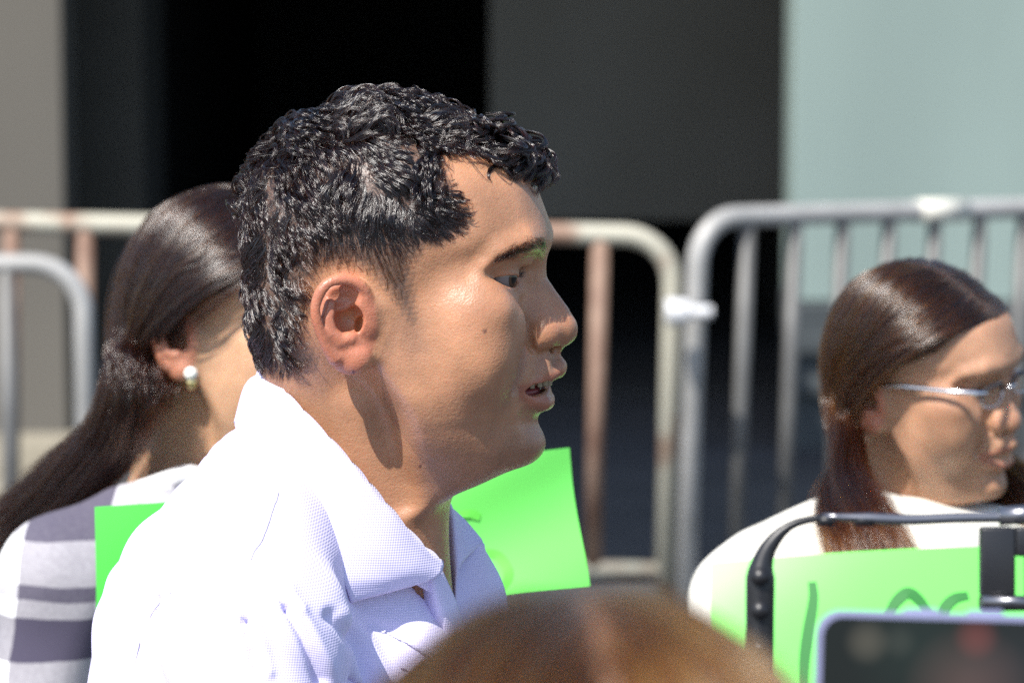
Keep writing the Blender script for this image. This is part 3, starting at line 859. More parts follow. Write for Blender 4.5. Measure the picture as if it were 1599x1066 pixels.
far_stand = [(394, 640, -30), (440, 680, -90), (520, 740, -140), (600, 800, -150), (650, 840, -135), (680, 880, -112), (700, 930, -66), (712, 965, -40)]
sheet('collar', [PP(far_stand), PP(far_fold), PP(far_out)], shirt_m, man, nu=70, nv=30)
# the far side of the open front
sheet('placket', [PP([(684, 826, -120), (696, 900, -80), (712, 990, -60), (716, 1080, -50)]), PP([(750, 846, -160), (748, 900, -130), (742, 980, -110), (740, 1080, -100)]), PP([(752, 850, -200), (786, 915, -190), (800, 1000, -180), (815, 1080, -180)])], shirt_m, man, nu=40, nv=20)
sheet('placket', [PP([(690, 890, 60), (716, 950, 30), (735, 1020, 20), (745, 1090, 20)]), PP([(672, 900, 90), (690, 965, 80), (712, 1030, 70), (730, 1090, 70)]), PP([(655, 905, 60), (668, 990, 50), (690, 1050, 40), (712, 1090, 30)])], shirt_m, man, nu=40, nv=20, wob=2)
# trousers
trouser_m = noise_color(mat('dark_trouser_cloth', rough=.9), (.02, .022, .03), (.03, .032, .042), 60)
def trousers():
    f = Field((-560, -4250, -420), (260, -1650, 420), 18)
    f.ell(P(430, 2080), (270, 260, 320), k=60)
    f.chain([P(430, 2200, 150), P(450, 3050, 165), P(430, 4060, 170)], [190, 140, 105], k=60)
    f.chain([P(440, 4130, 170), P(560, 4150, 175)], [70, 60], k=40)
    return f.mesh(1)
TV, TQ = trousers()
print('trouser bottom z', man_world(TV)[:, 2].min())
meshobj('trousers', man_world(TV), TQ, trouser_m, man)

# ------------------------------------------------------------------ shaping helper for things placed at another depth: x, y photo pixels, third axis towards the camera
def WD(V, d):
    V = np.asarray(V, float); u = d / FPX
    o = np.array([0, 0, CAM_H]) + CF * d
    return o + u * ((V[..., 0:1] - 799.5) * np.array([1, 0, 0]) - (V[..., 1:2] - 533) * CU) - (V[..., 2:3] * u) * np.array([0, 1, 0])
def fieldY(lo, hi, h): return Field(lo, hi, h, half=False)
def mesh_px(f, smooth=1):
    V, Q = f.mesh(smooth)
    return V, Q[:, ::-1]           # image y points down: turn the faces
def ground_py(d): return 533 + (CAM_H - math.sin(PITCH) * d) / math.cos(PITCH) / d * FPX

# ------------------------------------------------------------------ the others' heads
FV, FQ = build_head(3.2, female=True)
Xf, Yf = proj(np.stack([FV[:, 0], FV[:, 1], np.abs(FV[:, 2])], 1))
# slimmer jaw, shorter chin, finer nose and neck
jaw = np.clip((Yf - 480) / 220, 0, 1)
FV2 = FV.copy()
FV2[:, 2] *= 1 - .13 * jaw
nk = np.clip((Yf - 740) / 60, 0, 1); FV2[:, 2] *= 1 - .10 * nk
nose = np.clip((Xf - 835) / 40, 0, 1) * np.exp(-((Yf - 490) / 60) ** 2); FV2[:, 0] -= 16 * nose
FEMLINE = [(850, 262), (810, 262), (765, 292), (738, 330), (700, 358), (655, 380), (620, 398), (590, 412), (575, 418), (540, 415), (500, 425), (484, 470), (480, 520), (500, 560), (500, 600), (430, 640), (380, 560), (350, 400), (360, 150), (600, 90), (900, 110), (900, 200)]
class Fr:
    def __init__(s, yaw, pitch, roll, scale, anchor, at_px, d):
        y, p, r = map(math.radians, (yaw, pitch, roll))
        f = Vector((math.cos(y), -math.sin(y), 0)); l = Vector((-math.sin(y), -math.cos(y), 0)); u = Vector((0, 0, 1))
        M = Matrix.Rotation(p, 3, -l) ; f = M @ f; u = M @ u         # nod forwards
        M = Matrix.Rotation(r, 3, f); l = M @ l; u = M @ u
        s.f, s.u, s.l = map(np.array, (f, u, l)); s.s = UNIT * scale
        s.o = W(at_px[0], at_px[1], d) - s.s * (anchor[0] * s.f + anchor[1] * s.u + anchor[2] * s.l)
    def w(s, V):
        V = np.asarray(V, float)
        return s.o + s.s * (V[..., 0:1] * s.f + V[..., 1:2] * s.u + V[..., 2:3] * s.l)
    def inv(s, X):
        d = (np.asarray(X) - s.o) / s.s
        return np.stack([d @ s.f, d @ s.u, d @ s.l], -1)
def scr(X):
    X = np.atleast_2d(X); v = X - np.array([0, 0, CAM_H]); d = v @ CF
    return np.stack([799.5 + v[:, 0] / d * FPX, 533 - (v @ CU) / d * FPX, d], 1)
EAR = P(560, 508, 176)
def on_scalp(p, k):
    q = (p - SKULLC) / SKR; q = q / (np.linalg.norm(q, axis=-1, keepdims=True) + 1e-9)
    return SKULLC + q * SKR * k
def woman_hair(fr, mask, n, gathers, tails, seed, spread=26, wave=(6, 2.2), r=.00022, thick=.09, side=None, tipspread=1.8, headsteps=12, tailsteps=14, phase_len=1.0, guides=260, startlift=.0):
    """strands lie over the skull to a gathering point and then follow a tail; gathers/tails per side"""
    rs = np.random.RandomState(seed)
    roots = sample_roots(FV2, FQ, mask, n, rs)
    sgn = np.where(roots[:, 2] + rs.randn(n) * 3 > 0, 1, -1) if side is None else side(roots, rs)
    lay = rs.rand(n) ** .7
    out = np.empty((n, headsteps + tailsteps, 3))
    # lock numbers for coherent waves
    G = roots[rs.choice(n, guides)]; gi = nearest(roots, G); gs = rs.randn(guides, 3); ph = 1.1 * gs[:, 0] + .7 * gs[:, 1] + rs.rand(guides) * .9
    for si in (1, -1):
        m = sgn == si
        if not m.any(): continue
        g = np.array(gathers[si]); tail = spline(tails[si], tailsteps + 1)
        R0 = roots[m]; L_ = lay[m][:, None]
        off = gs[gi[m]] * spread * .7 + rs.randn(m.sum(), 3) * spread * .35
        q0 = (R0 - SKULLC) / SKR; q0 /= np.linalg.norm(q0, axis=1)[:, None]; gg = g + off * .8
        q1 = (gg - SKULLC) / SKR; rg = np.linalg.norm(q1, axis=1)[:, None]; q1 = q1 / rg
        rr0 = np.linalg.norm((R0 - SKULLC) / SKR, axis=1)[:, None]
        vv = (P(450, 345, 175 * si) - SKULLC) / SKR; vv /= np.linalg.norm(vv)
        frn = np.clip((R0[:, 0:1] + 60) / 120, 0, 1) * np.clip((330 - R0[:, 1:2]) / 200, .4, 1); qv = unit(q0 + q1) * (1 - frn) + unit(vv + .25 * q0) * frn
        om = np.arccos(np.clip((q0 * q1).sum(1, keepdims=True), -.999, .999))
        for k in range(headsteps):
            t = k / headsteps
            q = (1 - t) ** 2 * q0 + 2 * t * (1 - t) * qv + t * t * q1
            q /= np.linalg.norm(q, axis=1)[:, None]
            rad = (rr0 * (1 - t ** 3) + rg * t ** 3); bulge = thick * (.25 + .75 * L_) * min(1, t * 5 + startlift)
            rad = np.maximum(rad, 1.0 + .0 * rad) * (1 - min(1, t * 4)) + np.maximum(rad, 1.015) * min(1, t * 4) if k else rr0
            out[m, k] = SKULLC + q * SKR * (rad + bulge * (1 if k else 0))
        end = out[m, headsteps - 1]
        for k in range(tailsteps):
            t = (k + 1) / tailsteps
            p = tail[k + 1] + off * (1 + (tipspread - 1) * t)
            bl = min(1, t * 1.5); bl = bl * bl * (3 - 2 * bl)
            base = tail[k + 1] + (gg - g) * (1 + (tipspread - 1) * t)
            p0 = end + (tail[k + 1] - tail[0])
            p = p0 * (1 - bl) + base * bl
            w_ = wave[0] * min(1, t * 3)
            p = p + w_ * np.stack([np.sin(ph[gi[m]] + wave[1] * t * 6.28 * phase_len), .3 * np.cos(ph[gi[m]] * 2 + wave[1] * t * 6.28), np.cos(ph[gi[m]] + wave[1] * t * 6.28 * phase_len)], 1)
            out[m, headsteps + k] = p
        cut = rs.rand(m.sum())
    relief = (rs.rand(guides) * 11)[gi][:, None, None] * np.linspace(0, 1, headsteps + tailsteps)[None, :, None] ** .5
    dirn = unit(out - SKULLC); out += dirn * relief
    tt_ = np.linspace(0, 1, headsteps + tailsteps)[None, :, None]
    f1 = rs.uniform(3, 7, (n, 1, 1)); out += 2.2 * np.sin(tt_ * f1 * 6.28 + rs.rand(n, 1, 3) * 6.28) * np.minimum(1, tt_ * 6)
    fly = (rs.rand(n) < .035)[:, None, None]; out += fly * (dirn * rs.uniform(4, 26, (n, 1, 1)) * np.sin(tt_ * 3.14 * rs.uniform(.6, 1.6, (n, 1, 1))) + rs.randn(n, 1, 3) * 14 * tt_)
    for _ in range(3): out[:, 1:-1] = .25 * out[:, :-2] + .5 * out[:, 1:-1] + .25 * out[:, 2:]
    out += rs.randn(n, 1, 3) * 1.2
    P_ = headsteps + tailsteps
    return fr.w(out), r * (1 - .6 * np.linspace(0, 1, P_) ** 3)

skin_w = skin_mat('skin_light_brown', .2, .42)
def other_person(name_label, fr, base, scalp, foot_d, foot_x):
    r = empty('person', (foot_x, foot_d, 0)); tag(r, name_label, 'person')
    b = meshobj('body', fr.w(FV2), FQ, skin_w, r)
    t, bd, ins = head_tints(FV, base, scalp, 0, FEMLINE)
    set_skin_attrs(b, t, bd)
    for sgn in (1, -1):
        c = EYE.copy(); c[2] *= sgn
        eyeball(fr.w(c[None])[0], fr.f * 1 - fr.u * .15, EYE_R * fr.s, r)
    return r, ins
FEMMASK = inpoly(Xf, Yf, FEMLINE) & ~((np.abs(FV[:, 2]) > 178) & (Xf > 470) & (Xf < 592) & (Yf > 425) & (Yf < 592))

# --- woman on the right, glasses
D_R = 3.38
frR = Fr(38, 6, 8, .86, EAR, (1368, 634), D_R)
for nm, p in (('nose', P(900, 515)), ('chin', P(820, 725)), ('mouth', P(866, 605)), ('eye', P(815, 432, 72)), ('fareye', P(815, 432, -72)), ('top', P(592, 165)), ('back', P(385, 350)), ('forehead', P(850, 330))):
    print('R', nm, scr(frR.w(p))[0])
womR, insR = other_person('woman with straight brown hair and glasses in cream top looking down', frR, np.array([.46, .25, .15]), (.05, .03, .02), D_R, W(1450, 900, D_R)[0])
hair_brown = hairmat('dark_brown_hair', .66, .42, .24, .35, .2, .4, 1.7)
gR = {1: P(470, 590, 150), -1: P(490, 600, -150)}
def tailpts(fr, pts, d, start): return [start] + [tuple(fr.inv(W(x, y, dd))) for x, y, dd in pts]
tR = {1: tailpts(frR, [(1335, 730, D_R - .03), (1328, 790, D_R - .10), (1350, 840, D_R - .15), (1385, 900, D_R - .17), (1400, 990, D_R - .17)], 0, gR[1]),
      -1: tailpts(frR, [(1598, 790, D_R + .06), (1612, 880, D_R + .05), (1620, 980, D_R + .04)], 0, gR[-1])}
S_, r_ = woman_hair(frR, FEMMASK, 15000, gR, tR, 21, spread=24, wave=(12, 1.8), r=.00022, thick=.10, tipspread=3.2)
hairobj('hair', S_, r_, hair_brown, womR)
# glasses
gm = mat('silver_spectacle_metal', (.75, .75, .78), .2, 1); gk = mat('dark_spectacle_rim', (.03, .03, .035), .25)
gl = mat('lens_glass', (.9, .95, .92), .03); bsdf(gl).inputs['Transmission Weight'].default_value = .97; bsdf(gl).inputs['IOR'].default_value = 1.02
def rim(side, up):
    pts = []
    rng = np.linspace(0, math.pi, 15) if up else np.linspace(math.pi, 2 * math.pi, 15)
    for a in rng:
        c_, s_ = math.cos(a), math.sin(a)
        pts.append(P(862 - 10 * abs(c_), 432 - 27 * np.sign(s_) * abs(s_) ** .8, 0) + np.array([-14 * (c_ * side * side > 0) * 0, 0, side * 73 + 50 * np.sign(c_) * abs(c_) ** .8]))
    return [frR.w(p) for p in pts]
g1 = MB(); g2 = MB(); g3 = MB()
for sd in (1, -1):
    g2.tube(rim(sd, True), .0016, 10); g1.tube(rim(sd, False), .0007, 8)
    g1.tube([frR.w(P(852, 428, sd * 122)), frR.w(P(836, 426, sd * 146)), frR.w(P(760, 432, sd * 166)), frR.w(P(640, 440, sd * 180)), frR.w(P(560, 450, sd * 186)), frR.w(P(530, 500, sd * 184))], .0022, 8)
    loop = rim(sd, True) + rim(sd, False)[1:-1]; cen = np.mean(loop, 0); k = len(loop)
    g3.add([cen] + loop, [(0, 1 + i, 1 + (i + 1) % k) for i in range(k)])
g1.tube([frR.w(P(864, 428, 23)), frR.w(P(872, 422, 0)), frR.w(P(864, 428, -23))], .0013, 8)
go = g2.build('glasses', gk, womR); g1.build('temple', gm, go); g3.build('lens', gl, go, smooth=False)
# sweater
cream = noise_color(mat('cream_knit', rough=.95), (.72, .70, .62), (.80, .78, .71), 60, bump=.5, bscale=500, bdist=.001)
def torso(shape, d, lo, hi, h, name, matl, parent, cuts=()):
    f = fieldY(lo, hi, h)
    for q in shape:
        if q[0] == 'c': f.chain(q[1], q[2], k=q[3])
        else: f.ell(q[1], q[2], k=q[3])
    for q in cuts:
        f.chain(q[1], q[2], 'cut', q[3])
    V, Q = mesh_px(f, 2); V = V.copy()
    n = vnormals(V, Q); V += n * (2.2 * np.sin(V[:, 0] / 23 + V[:, 1] / 40 + 2 * np.sin(V[:, 2] / 50)))[:, None]
    return meshobj(name, WD(V, d), Q, matl, parent)
gy = ground_py(D_R)
torso([('c', [(1345, 815, 0), (1200, 895, 40), (1170, 930, 60)], [62, 82, 92], 50), ('c', [(1440, 840, -30), (1620, 890, -120), (1660, 960, -130)], [50, 80, 90], 60),
       ('e', (1400, 1150, -30), (235, 330, 150), 60), ('c', [(1170, 930, 60), (1130, 1250, 60), (1230, 1480, 200)], [90, 72, 50], 40), ('c', [(1660, 960, -130), (1700, 1250, -120), (1600, 1480, 80)], [88, 72, 50], 40),
       ('c', [(1400, 1300, -30), (1400, 1720, -30)], [190, 185], 60)], D_R, (960, 690, -340), (1860, 1960, 320), 9, 'sweater', cream, womR,
      cuts=[('c', [(1420, 700, 20), (1440, 800, 60), (1450, 860, 110)], [70, 62, 30], 20)])
denim = noise_color(mat('blue_denim', rough=.9), (.03, .05, .10), (.06, .09, .17), 70)
def legs(cx, d, y0, name, matl, parent, wdt=100):
    gy = ground_py(d)
    f = fieldY((cx - 320, y0 - 160, -240), (cx + 320, gy + 60, 260), 14)
    f.ell((cx, y0 + 40, -30), (190, 170, 150), k=40)
    for s_ in (-1, 1): f.chain([(cx + s_ * 85, y0 + 80, -30), (cx + s_ * 80, (y0 + gy) / 2, -20), (cx + s_ * 80, gy - 60, -30), (cx + s_ * 80, gy - 22, 60)], [125, 78, 55, 34], k=30)
    V, Q = mesh_px(f, 1); X = WD(V, d)
    X[:, 2] -= X[:, 2].min()
    meshobj(name, X, Q, matl, parent)
legs(1400, D_R, 1780, 'jeans', denim, womR)

# --- woman on the left, hair tied back, earring
D_L = 3.30
frL = Fr(24, 5, -5, 1.0, EAR, (289, 540), D_L)
for nm, p in (('nose', P(900, 515)), ('chin', P(820, 725)), ('top', P(592, 165)), ('back', P(385, 350)), ('jaw', P(600, 640, 150))):
    print('L', nm, scr(frL.w(p))[0])
womL, _ = other_person('woman with long dark hair and pearl earring in plaid shirt behind the man', frL, np.array([.50, .29, .17]), (.03, .02, .02), D_L, W(250, 900, D_L)[0])
hair_dark = hairmat('dark_hair', .78, .42, .22, .35, .14, .4, 1.75)
gL = {1: P(440, 600, 120), -1: P(430, 600, 20)}
tl = tailpts(frL, [(215, 590, D_L - .02), (195, 660, D_L + .0), (130, 730, D_L + .02), (60, 790, D_L + .04), (-20, 850, D_L + .06)], 0, gL[1])
tL = {1: tl, -1: [gL[-1]] + tl[1:]}
S_, r_ = woman_hair(frL, FEMMASK, 15000, gL, tL, 33, spread=30, wave=(26, 2.6), r=.00024, thick=.10, tipspread=1.3)
hairobj('hair', S_, r_, hair_dark, womL)
pearl = mat('pearl', (.85, .82, .74), .15); gold = mat('gold', (.85, .65, .3), .22, 1)
def ball(name, c, r, m_, parent, sc=(1, 1, 1)):
    f = Field((-1.4 * r,) * 3, (1.4 * r,) * 3, r / 7, half=False); f.v[:] = r; f.ell((0, 0, 0), (r * sc[0], r * sc[1], r * sc[2]), k=r * .01)
    V, Q = f.mesh(1); return meshobj(name, V + np.array(c), Q, m_, parent)
eb = ball('earring', W(298, 583, D_L - .075), .0058, pearl, womL)
ball('drop', W(299, 598, D_L - .074), .0045, gold, eb, (1, .8, 1.2))
def plaid_mat():
    m = mat('grey_white_plaid_flannel', (.8, .8, .8), .95); b = bsdf(m)
    tc = N(m, 'ShaderNodeTexCoord'); sp = N(m, 'ShaderNodeSeparateXYZ'); L(m, tc.outputs['Object'], sp.inputs[0])
    nz = N(m, 'ShaderNodeTexNoise', i_Scale=14); L(m, tc.outputs['Object'], nz.inputs['Vector'])
    nf = N(m, 'ShaderNodeTexNoise', i_Scale=260, i_Detail=2); L(m, tc.outputs['Object'], nf.inputs['Vector'])
    def bands(sock, off, period, segs, slant):
        a = N(m, 'ShaderNodeMath', operation='MULTIPLY_ADD'); L(m, nz.outputs[0], a.inputs[0]); a.inputs[1].default_value = .012; L(m, sp.outputs[sock], a.inputs[2])
        sl_ = N(m, 'ShaderNodeMath', operation='MULTIPLY_ADD'); L(m, sp.outputs['Z' if sock == 'X' else 'X'], sl_.inputs[0]); sl_.inputs[1].default_value = slant; L(m, a.outputs[0], sl_.inputs[2])
        c = N(m, 'ShaderNodeMath', operation='ADD'); L(m, sl_.outputs[0], c.inputs[0]); c.inputs[1].default_value = off
        d = N(m, 'ShaderNodeMath', operation='DIVIDE'); L(m, c.outputs[0], d.inputs[0]); d.inputs[1].default_value = period
        e = N(m, 'ShaderNodeMath', operation='FRACT'); L(m, d.outputs[0], e.inputs[0])
        r = N(m, 'ShaderNodeValToRGB'); r.color_ramp.interpolation = 'CONSTANT'; el = r.color_ramp.elements
        el[0].position = 0; el[0].color = (0, 0, 0, 1); el[1].position = segs[0]; el[1].color = (segs[1],) * 3 + (1,)
        for p, v in segs[2:]:
            q = el.new(p); q.color = (v, v, v, 1)
        L(m, e.outputs[0], r.inputs[0]); return r
    pv = W(88, 950, D_L); 
    vx = bands('X', -(pv[0] - .042) + .10 * pv[2] - .006 + 10 * .165, .165, [.10, 1, (.52, 0)], -.10)
    # horizontal: a broad and a narrow band
    z0 = W(88, 985, D_L)[2]
    hz = bands('Z', -z0 + 10 * .30, .30, [.001, 1, (.125, 0), (.175, .8), (.215, 0), (.335, .8), (.45, 0)], .0)
    ad = N(m, 'ShaderNodeMath', operation='ADD'); L(m, vx.outputs[0], ad.inputs[0]); L(m, hz.outputs[0], ad.inputs[1])
    hf = N(m, 'ShaderNodeMath', operation='MULTIPLY'); L(m, ad.outputs[0], hf.inputs[0]); hf.inputs[1].default_value = .5
    n2 = N(m, 'ShaderNodeMath', operation='MULTIPLY_ADD'); L(m, nf.outputs[0], n2.inputs[0]); n2.inputs[1].default_value = -.12; L(m, hf.outputs[0], n2.inputs[2])
    cr_ = N(m, 'ShaderNodeValToRGB'); el = cr_.color_ramp.elements
    el[0].position = 0; el[0].color = (.80, .80, .80, 1); el[1].position = .45; el[1].color = (.29, .275, .30, 1); q = el.new(.90); q.color = (.06, .052, .085, 1); q = el.new(.2); q.color = (.66, .65, .67, 1)
    L(m, n2.outputs[0], cr_.inputs[0]); L(m, cr_.outputs[0], b.inputs['Base Color'])
    return m
plaid = plaid_mat()
torso([('c', [(300, 800, 0), (200, 830, 30), (110, 885, 90)], [62, 80, 92], 50), ('c', [(300, 810, -20), (420, 880, -130), (450, 960, -150)], [60, 80, 90], 60),
       ('e', (250, 1150, -20), (235, 340, 150), 70), ('c', [(110, 885, 90), (60, 1200, 110), (180, 1440, 220)], [92, 82, 55], 40), ('c', [(450, 960, -150), (480, 1230, -140), (420, 1440, 60)], [88, 72, 50], 40),
       ('c', [(250, 1300, -30), (250, 1760, -30)], [190, 185], 60)], D_L, (-200, 660, -340), (700, 2000, 340), 8, 'plaid_shirt', plaid, womL,
      cuts=[('c', [(330, 660, 20), (335, 760, 40), (350, 810, 60)], [62, 55, 34], 16)])
# shirt collar band
cb = MB(); 
cpts = [WD(np.array(p, float), D_L) for p in spline([(262, 740, 60), (290, 762, 85), (330, 785, 85), (372, 800, 50)], 14)]
cpt2 = [WD(np.array(p, float), D_L) for p in spline([(222, 762, 90), (262, 800, 122), (320, 822, 120), (385, 850, 70)], 14)]
cb.add(cpts + cpt2, [(i, i + 1, i + 15, i + 14) for i in range(13)]); co = cb.build('collar', plaid, womL); q_ = co.modifiers.new('solidify', 'SOLIDIFY'); q_.thickness = .0025
legs(250, D_L, 1800, 'trousers', trouser_m, womL)

# --- the head in the foreground
D_F = 1.06
frF = Fr(-95, 8, 0, .84, P(592, 158), (912, 922), D_F)
pF, _ = other_person('person with smooth brown hair seen from behind, head in the foreground', frF, np.array([.46, .26, .16]), (.16, .085, .05), D_F, W(915, 1300, D_F)[0])
hair_light = hairmat('reddish_brown_hair', .47, .42, .3, .45, .22, .3, 1.6)
gF = {1: P(400, 640, 110), -1: P(400, 640, -110)}
tF = {s_: [tuple(gF[s_]), tuple(P(385, 760, 120 * s_)), tuple(P(370, 900, 130 * s_)), tuple(P(365, 1020, 120 * s_))] for s_ in (1, -1)}
S_, r_ = woman_hair(frF, FEMMASK, 14000, gF, tF, 45, spread=45, wave=(5, 1.0), r=.00028, thick=.09)
hairobj('hair', S_, r_, hair_light, pF)
jk = noise_color(mat('grey_cotton', rough=.9), (.16, .16, .18), (.22, .22, .24), 50)
def back_torso():
    f = Field((-420, -2300, -620), (260, -420, 620), 14)
    f.chain([P(520, 860), P(500, 980)], [100, 150], k=30)
    f.chain([P(490, 960, 0), P(480, 1060, 380)], [130, 110], k=80)
    f.ell(P(500, 1450), (240, 560, 390), k=90); f.chain([P(480, 1060, 380), P(470, 1550, 460), P(560, 1950, 440)], [112, 95, 65], k=40)
    f.chain([P(500, 1800), P(500, 2380)], [290, 290], k=60)
    return f.mesh(1)
BV, BQ = back_torso()
frF0 = Fr(-95, 0, 0, .84, P(592, 158), (912, 922), D_F)
meshobj('shirt', frF0.w(BV), BQ, jk, pF)
f = Field((-420, -3800, -420), (320, -1750, 420), 18)
f.ell(P(500, 2350), (260, 240, 330), k=60); f.chain([P(500, 2400, 150), P(520, 3100, 160), P(480, 3900, 165), P(600, 3960, 170)], [190, 140, 100, 60], k=60)
v_, q_ = f.mesh(1); X = frF0.w(v_); zt = X[:, 2].max(); X[:, 2] = zt - (zt - X[:, 2]) * (zt / (zt - X[:, 2].min())); meshobj('trousers', X, q_, denim, pF)

# ------------------------------------------------------------------ posters
def poster_mat(name, c, rough=.42):
    m = mat(name, c, rough); b = bsdf(m); 
    return noise_color(m, tuple(x * .93 for x in c), c, 6, 3)
green_a = poster_mat('bright_green_card', (.085, .62, .07), .55)
green_b = poster_mat('light_green_glossy_card', (.17, .74, .12), .34)
ink = mat('green_marker_ink', (.012, .16, .02), .5); ink2 = mat('faded_green_marker_ink', (.12, .60, .06), .5)
def poster(label, corners, matl, strokes, bend=.01, inkm=ink, sw=.003, cat='poster'):
    """corners tl,tr,br,bl as (px,py,depth)"""
    c = [W(*q) for q in corners]; nu, nv = 70, 50
    nrm = np.cross(c[1] - c[0], c[3] - c[0]); nrm /= np.linalg.norm(nrm)
    if nrm[1] > 0: nrm = -nrm
    def at(u, v):
        p = (c[0] * (1 - u) + c[1] * u) * (1 - v) + (c[3] * (1 - u) + c[2] * u) * v
        return p + nrm * bend * (math.sin(u * math.pi) + .5 * math.sin(v * 5 + u * 3))
    V = [at(i / (nu - 1), j / (nv - 1)) for i in range(nu) for j in range(nv)]
    F = [(i * nv + j, i * nv + j + 1, (i + 1) * nv + j + 1, (i + 1) * nv + j) for i in range(nu - 1) for j in range(nv - 1)]
    o = meshobj('poster', V, F, matl, smooth=False); sd = o.modifiers.new('solidify', 'SOLIDIFY'); sd.thickness = .0006; sd.offset = -1
    tag(o, label, cat)
    for st in strokes:
        m = MB()
        pts = spline([(x, y, 0) for x, y in st], 26); L3 = []
        for x, y, _ in pts:
            # find u, v on the sheet for this photo position
            u, v = .5, .5
            for _k in range(12):
                q = scr(at(u, v))[0]; qa = scr(at(u + .01, v))[0]; qb = scr(at(u, v + .01))[0]
                J = np.array([[qa[0] - q[0], qb[0] - q[0]], [qa[1] - q[1], qb[1] - q[1]]]) / .01
                du = np.linalg.solve(J, np.array([x - q[0], y - q[1]])); u += du[0]; v += du[1]
            L3.append(at(u, v) + nrm * .0006)
        L3 = np.array(L3); T = np.gradient(L3, axis=0); T /= np.linalg.norm(T, axis=1)[:, None]; S = np.cross(T, nrm)
        wd = sw * (.8 + .35 * np.sin(np.linspace(0, 3.1, len(L3))))
        a = list(L3 - S * wd[:, None]) + list(L3 + S * wd[:, None]); n = len(L3)
        m.add(a, [(i, i + 1, n + i + 1, n + i) for i in range(n - 1)])
        m.build('writing', inkm, o, smooth=False)
    return o
poster('flat bright green poster behind the back of the man, without writing in view', [(148, 791, 2.86), (440, 770, 2.90), (450, 1120, 2.90), (152, 1120, 2.86)], green_a, [], .004)
poster('pale green poster under the chin of the man with two faint curves', [(560, 752, 2.98), (889, 699, 3.02), (919, 917, 3.0), (570, 960, 2.96)], green_b,
       [[(716, 802), (733, 800), (750, 808)], [(757, 862), (778, 868), (792, 888), (793, 905), (783, 922)]], .012, ink2, .0036)
poster('wide green poster with dark green handwriting held before the woman in cream', [(1110, 878, 3.16), (1640, 850, 3.16), (1650, 1260, 3.08), (1105, 1270, 3.08)], green_b,
       [[(1268, 908), (1270, 935), (1262, 985), (1256, 1030), (1254, 1080)], [(1385, 965), (1398, 940), (1418, 925), (1438, 940), (1452, 965)], [(1512, 929), (1490, 934), (1475, 950), (1472, 975), (1490, 1000)], [(1320, 990), (1330, 1040), (1325, 1090)]], .006, ink, .0042)

# ------------------------------------------------------------------ phone and camera rig
D_P = 1.66
case_m = mat('lavender_phone_case', (.20, .21, .34), .35); scr_m = mat('phone_screen', (.006, .008, .009), .12)
def screen_material():
    m = scr_m; b = bsdf(m); tc = N(m, 'ShaderNodeTexCoord'); prev = None
    blobs = [((1352, 1000), .012, (.30, .26, .20)), ((1402, 1000), .010, (.12, .12, .10)), ((1522, 992), .012, (.42, .07, .06)), ((1510, 1075), .03, (.22, .12, .11)), ((1440, 1010), .035, (.012, .03, .024)), ((1590, 1040), .03, (.03, .03, .04))]
    for (c, r, col) in blobs:
        mp = N(m, 'ShaderNodeMapping'); mp.vector_type = 'POINT'; p = W(c[0], c[1], D_P); mp.inputs['Location'].default_value = tuple(-p / r); mp.inputs['Scale'].default_value = (1 / r,) * 3
        L(m, tc.outputs['Object'], mp.inputs[0])
        g = N(m, 'ShaderNodeTexGradient', gradient_type='SPHERICAL'); L(m, mp.outputs[0], g.inputs[0])
        mx = N(m, 'ShaderNodeMix', data_type='RGBA', blend_type='ADD'); mx.inputs[0].default_value = 1
        sc = N(m, 'ShaderNodeMix', data_type='RGBA'); sc.inputs[6].default_value = (0, 0, 0, 1); sc.inputs[7].default_value = (*col, 1); L(m, g.outputs[0], sc.inputs[0])
        if prev is None: mx.inputs[6].default_value = (.006, .008, .008, 1)
        else: L(m, prev, mx.inputs[6])
        L(m, sc.outputs[2], mx.inputs[7]); prev = mx.outputs[2]
    L(m, prev, b.inputs['Emission Color']); b.inputs['Emission Strength'].default_value = .3
screen_material(); bsdf(scr_m).inputs['Specular IOR Level'].default_value = .15
def rrect(w_, h_, r, n=8):
    pts = []
    for cx, cy, a0 in ((w_ / 2 - r, h_ / 2 - r, 0), (-w_ / 2 + r, h_ / 2 - r, 90), (-w_ / 2 + r, -h_ / 2 + r, 180), (w_ / 2 - r, -h_ / 2 + r, 270)):
        for k in range(n + 1):
            a = math.radians(a0 + 90 * k / n); pts.append((cx + r * math.cos(a), cy + r * math.sin(a)))
    return pts
ph_c = W(1552, 1098, D_P); ax_x = np.array([1, 0, 0]) * math.cos(.03) - CU * math.sin(.03); ax_y = CU * math.cos(.03) + np.array([1, 0, 0]) * math.sin(.03)
phone = MB(); 
def slab(mb, w_, h_, r, z0, z1):
    pr = rrect(w_, h_, r); n = len(pr)
    V = [ph_c + ax_x * x + ax_y * y - CF * z0 for x, y in pr] + [ph_c + ax_x * x + ax_y * y - CF * z1 for x, y in pr]
    mb.add(V, [tuple(reversed(range(n))), tuple(range(n, 2 * n))] + [(i, (i + 1) % n, n + (i + 1) % n, n + i) for i in range(n)])
slab(phone, .158, .078, .011, -.005, .005)
for x_ in (-.033, -.005): phone.box(ph_c + ax_x * x_ + ax_y * .0395, (.016, .006, .0022), None)
po = phone.build('smartphone', case_m, None, smooth=False, bevel=.0016)
tag(po, 'smartphone in a lavender case filming, its dark screen towards us', 'phone')
sc_ = MB(); slab(sc_, .153, .073, .009, .0052, .0058); sc_.build('screen', scr_m, po, smooth=False)

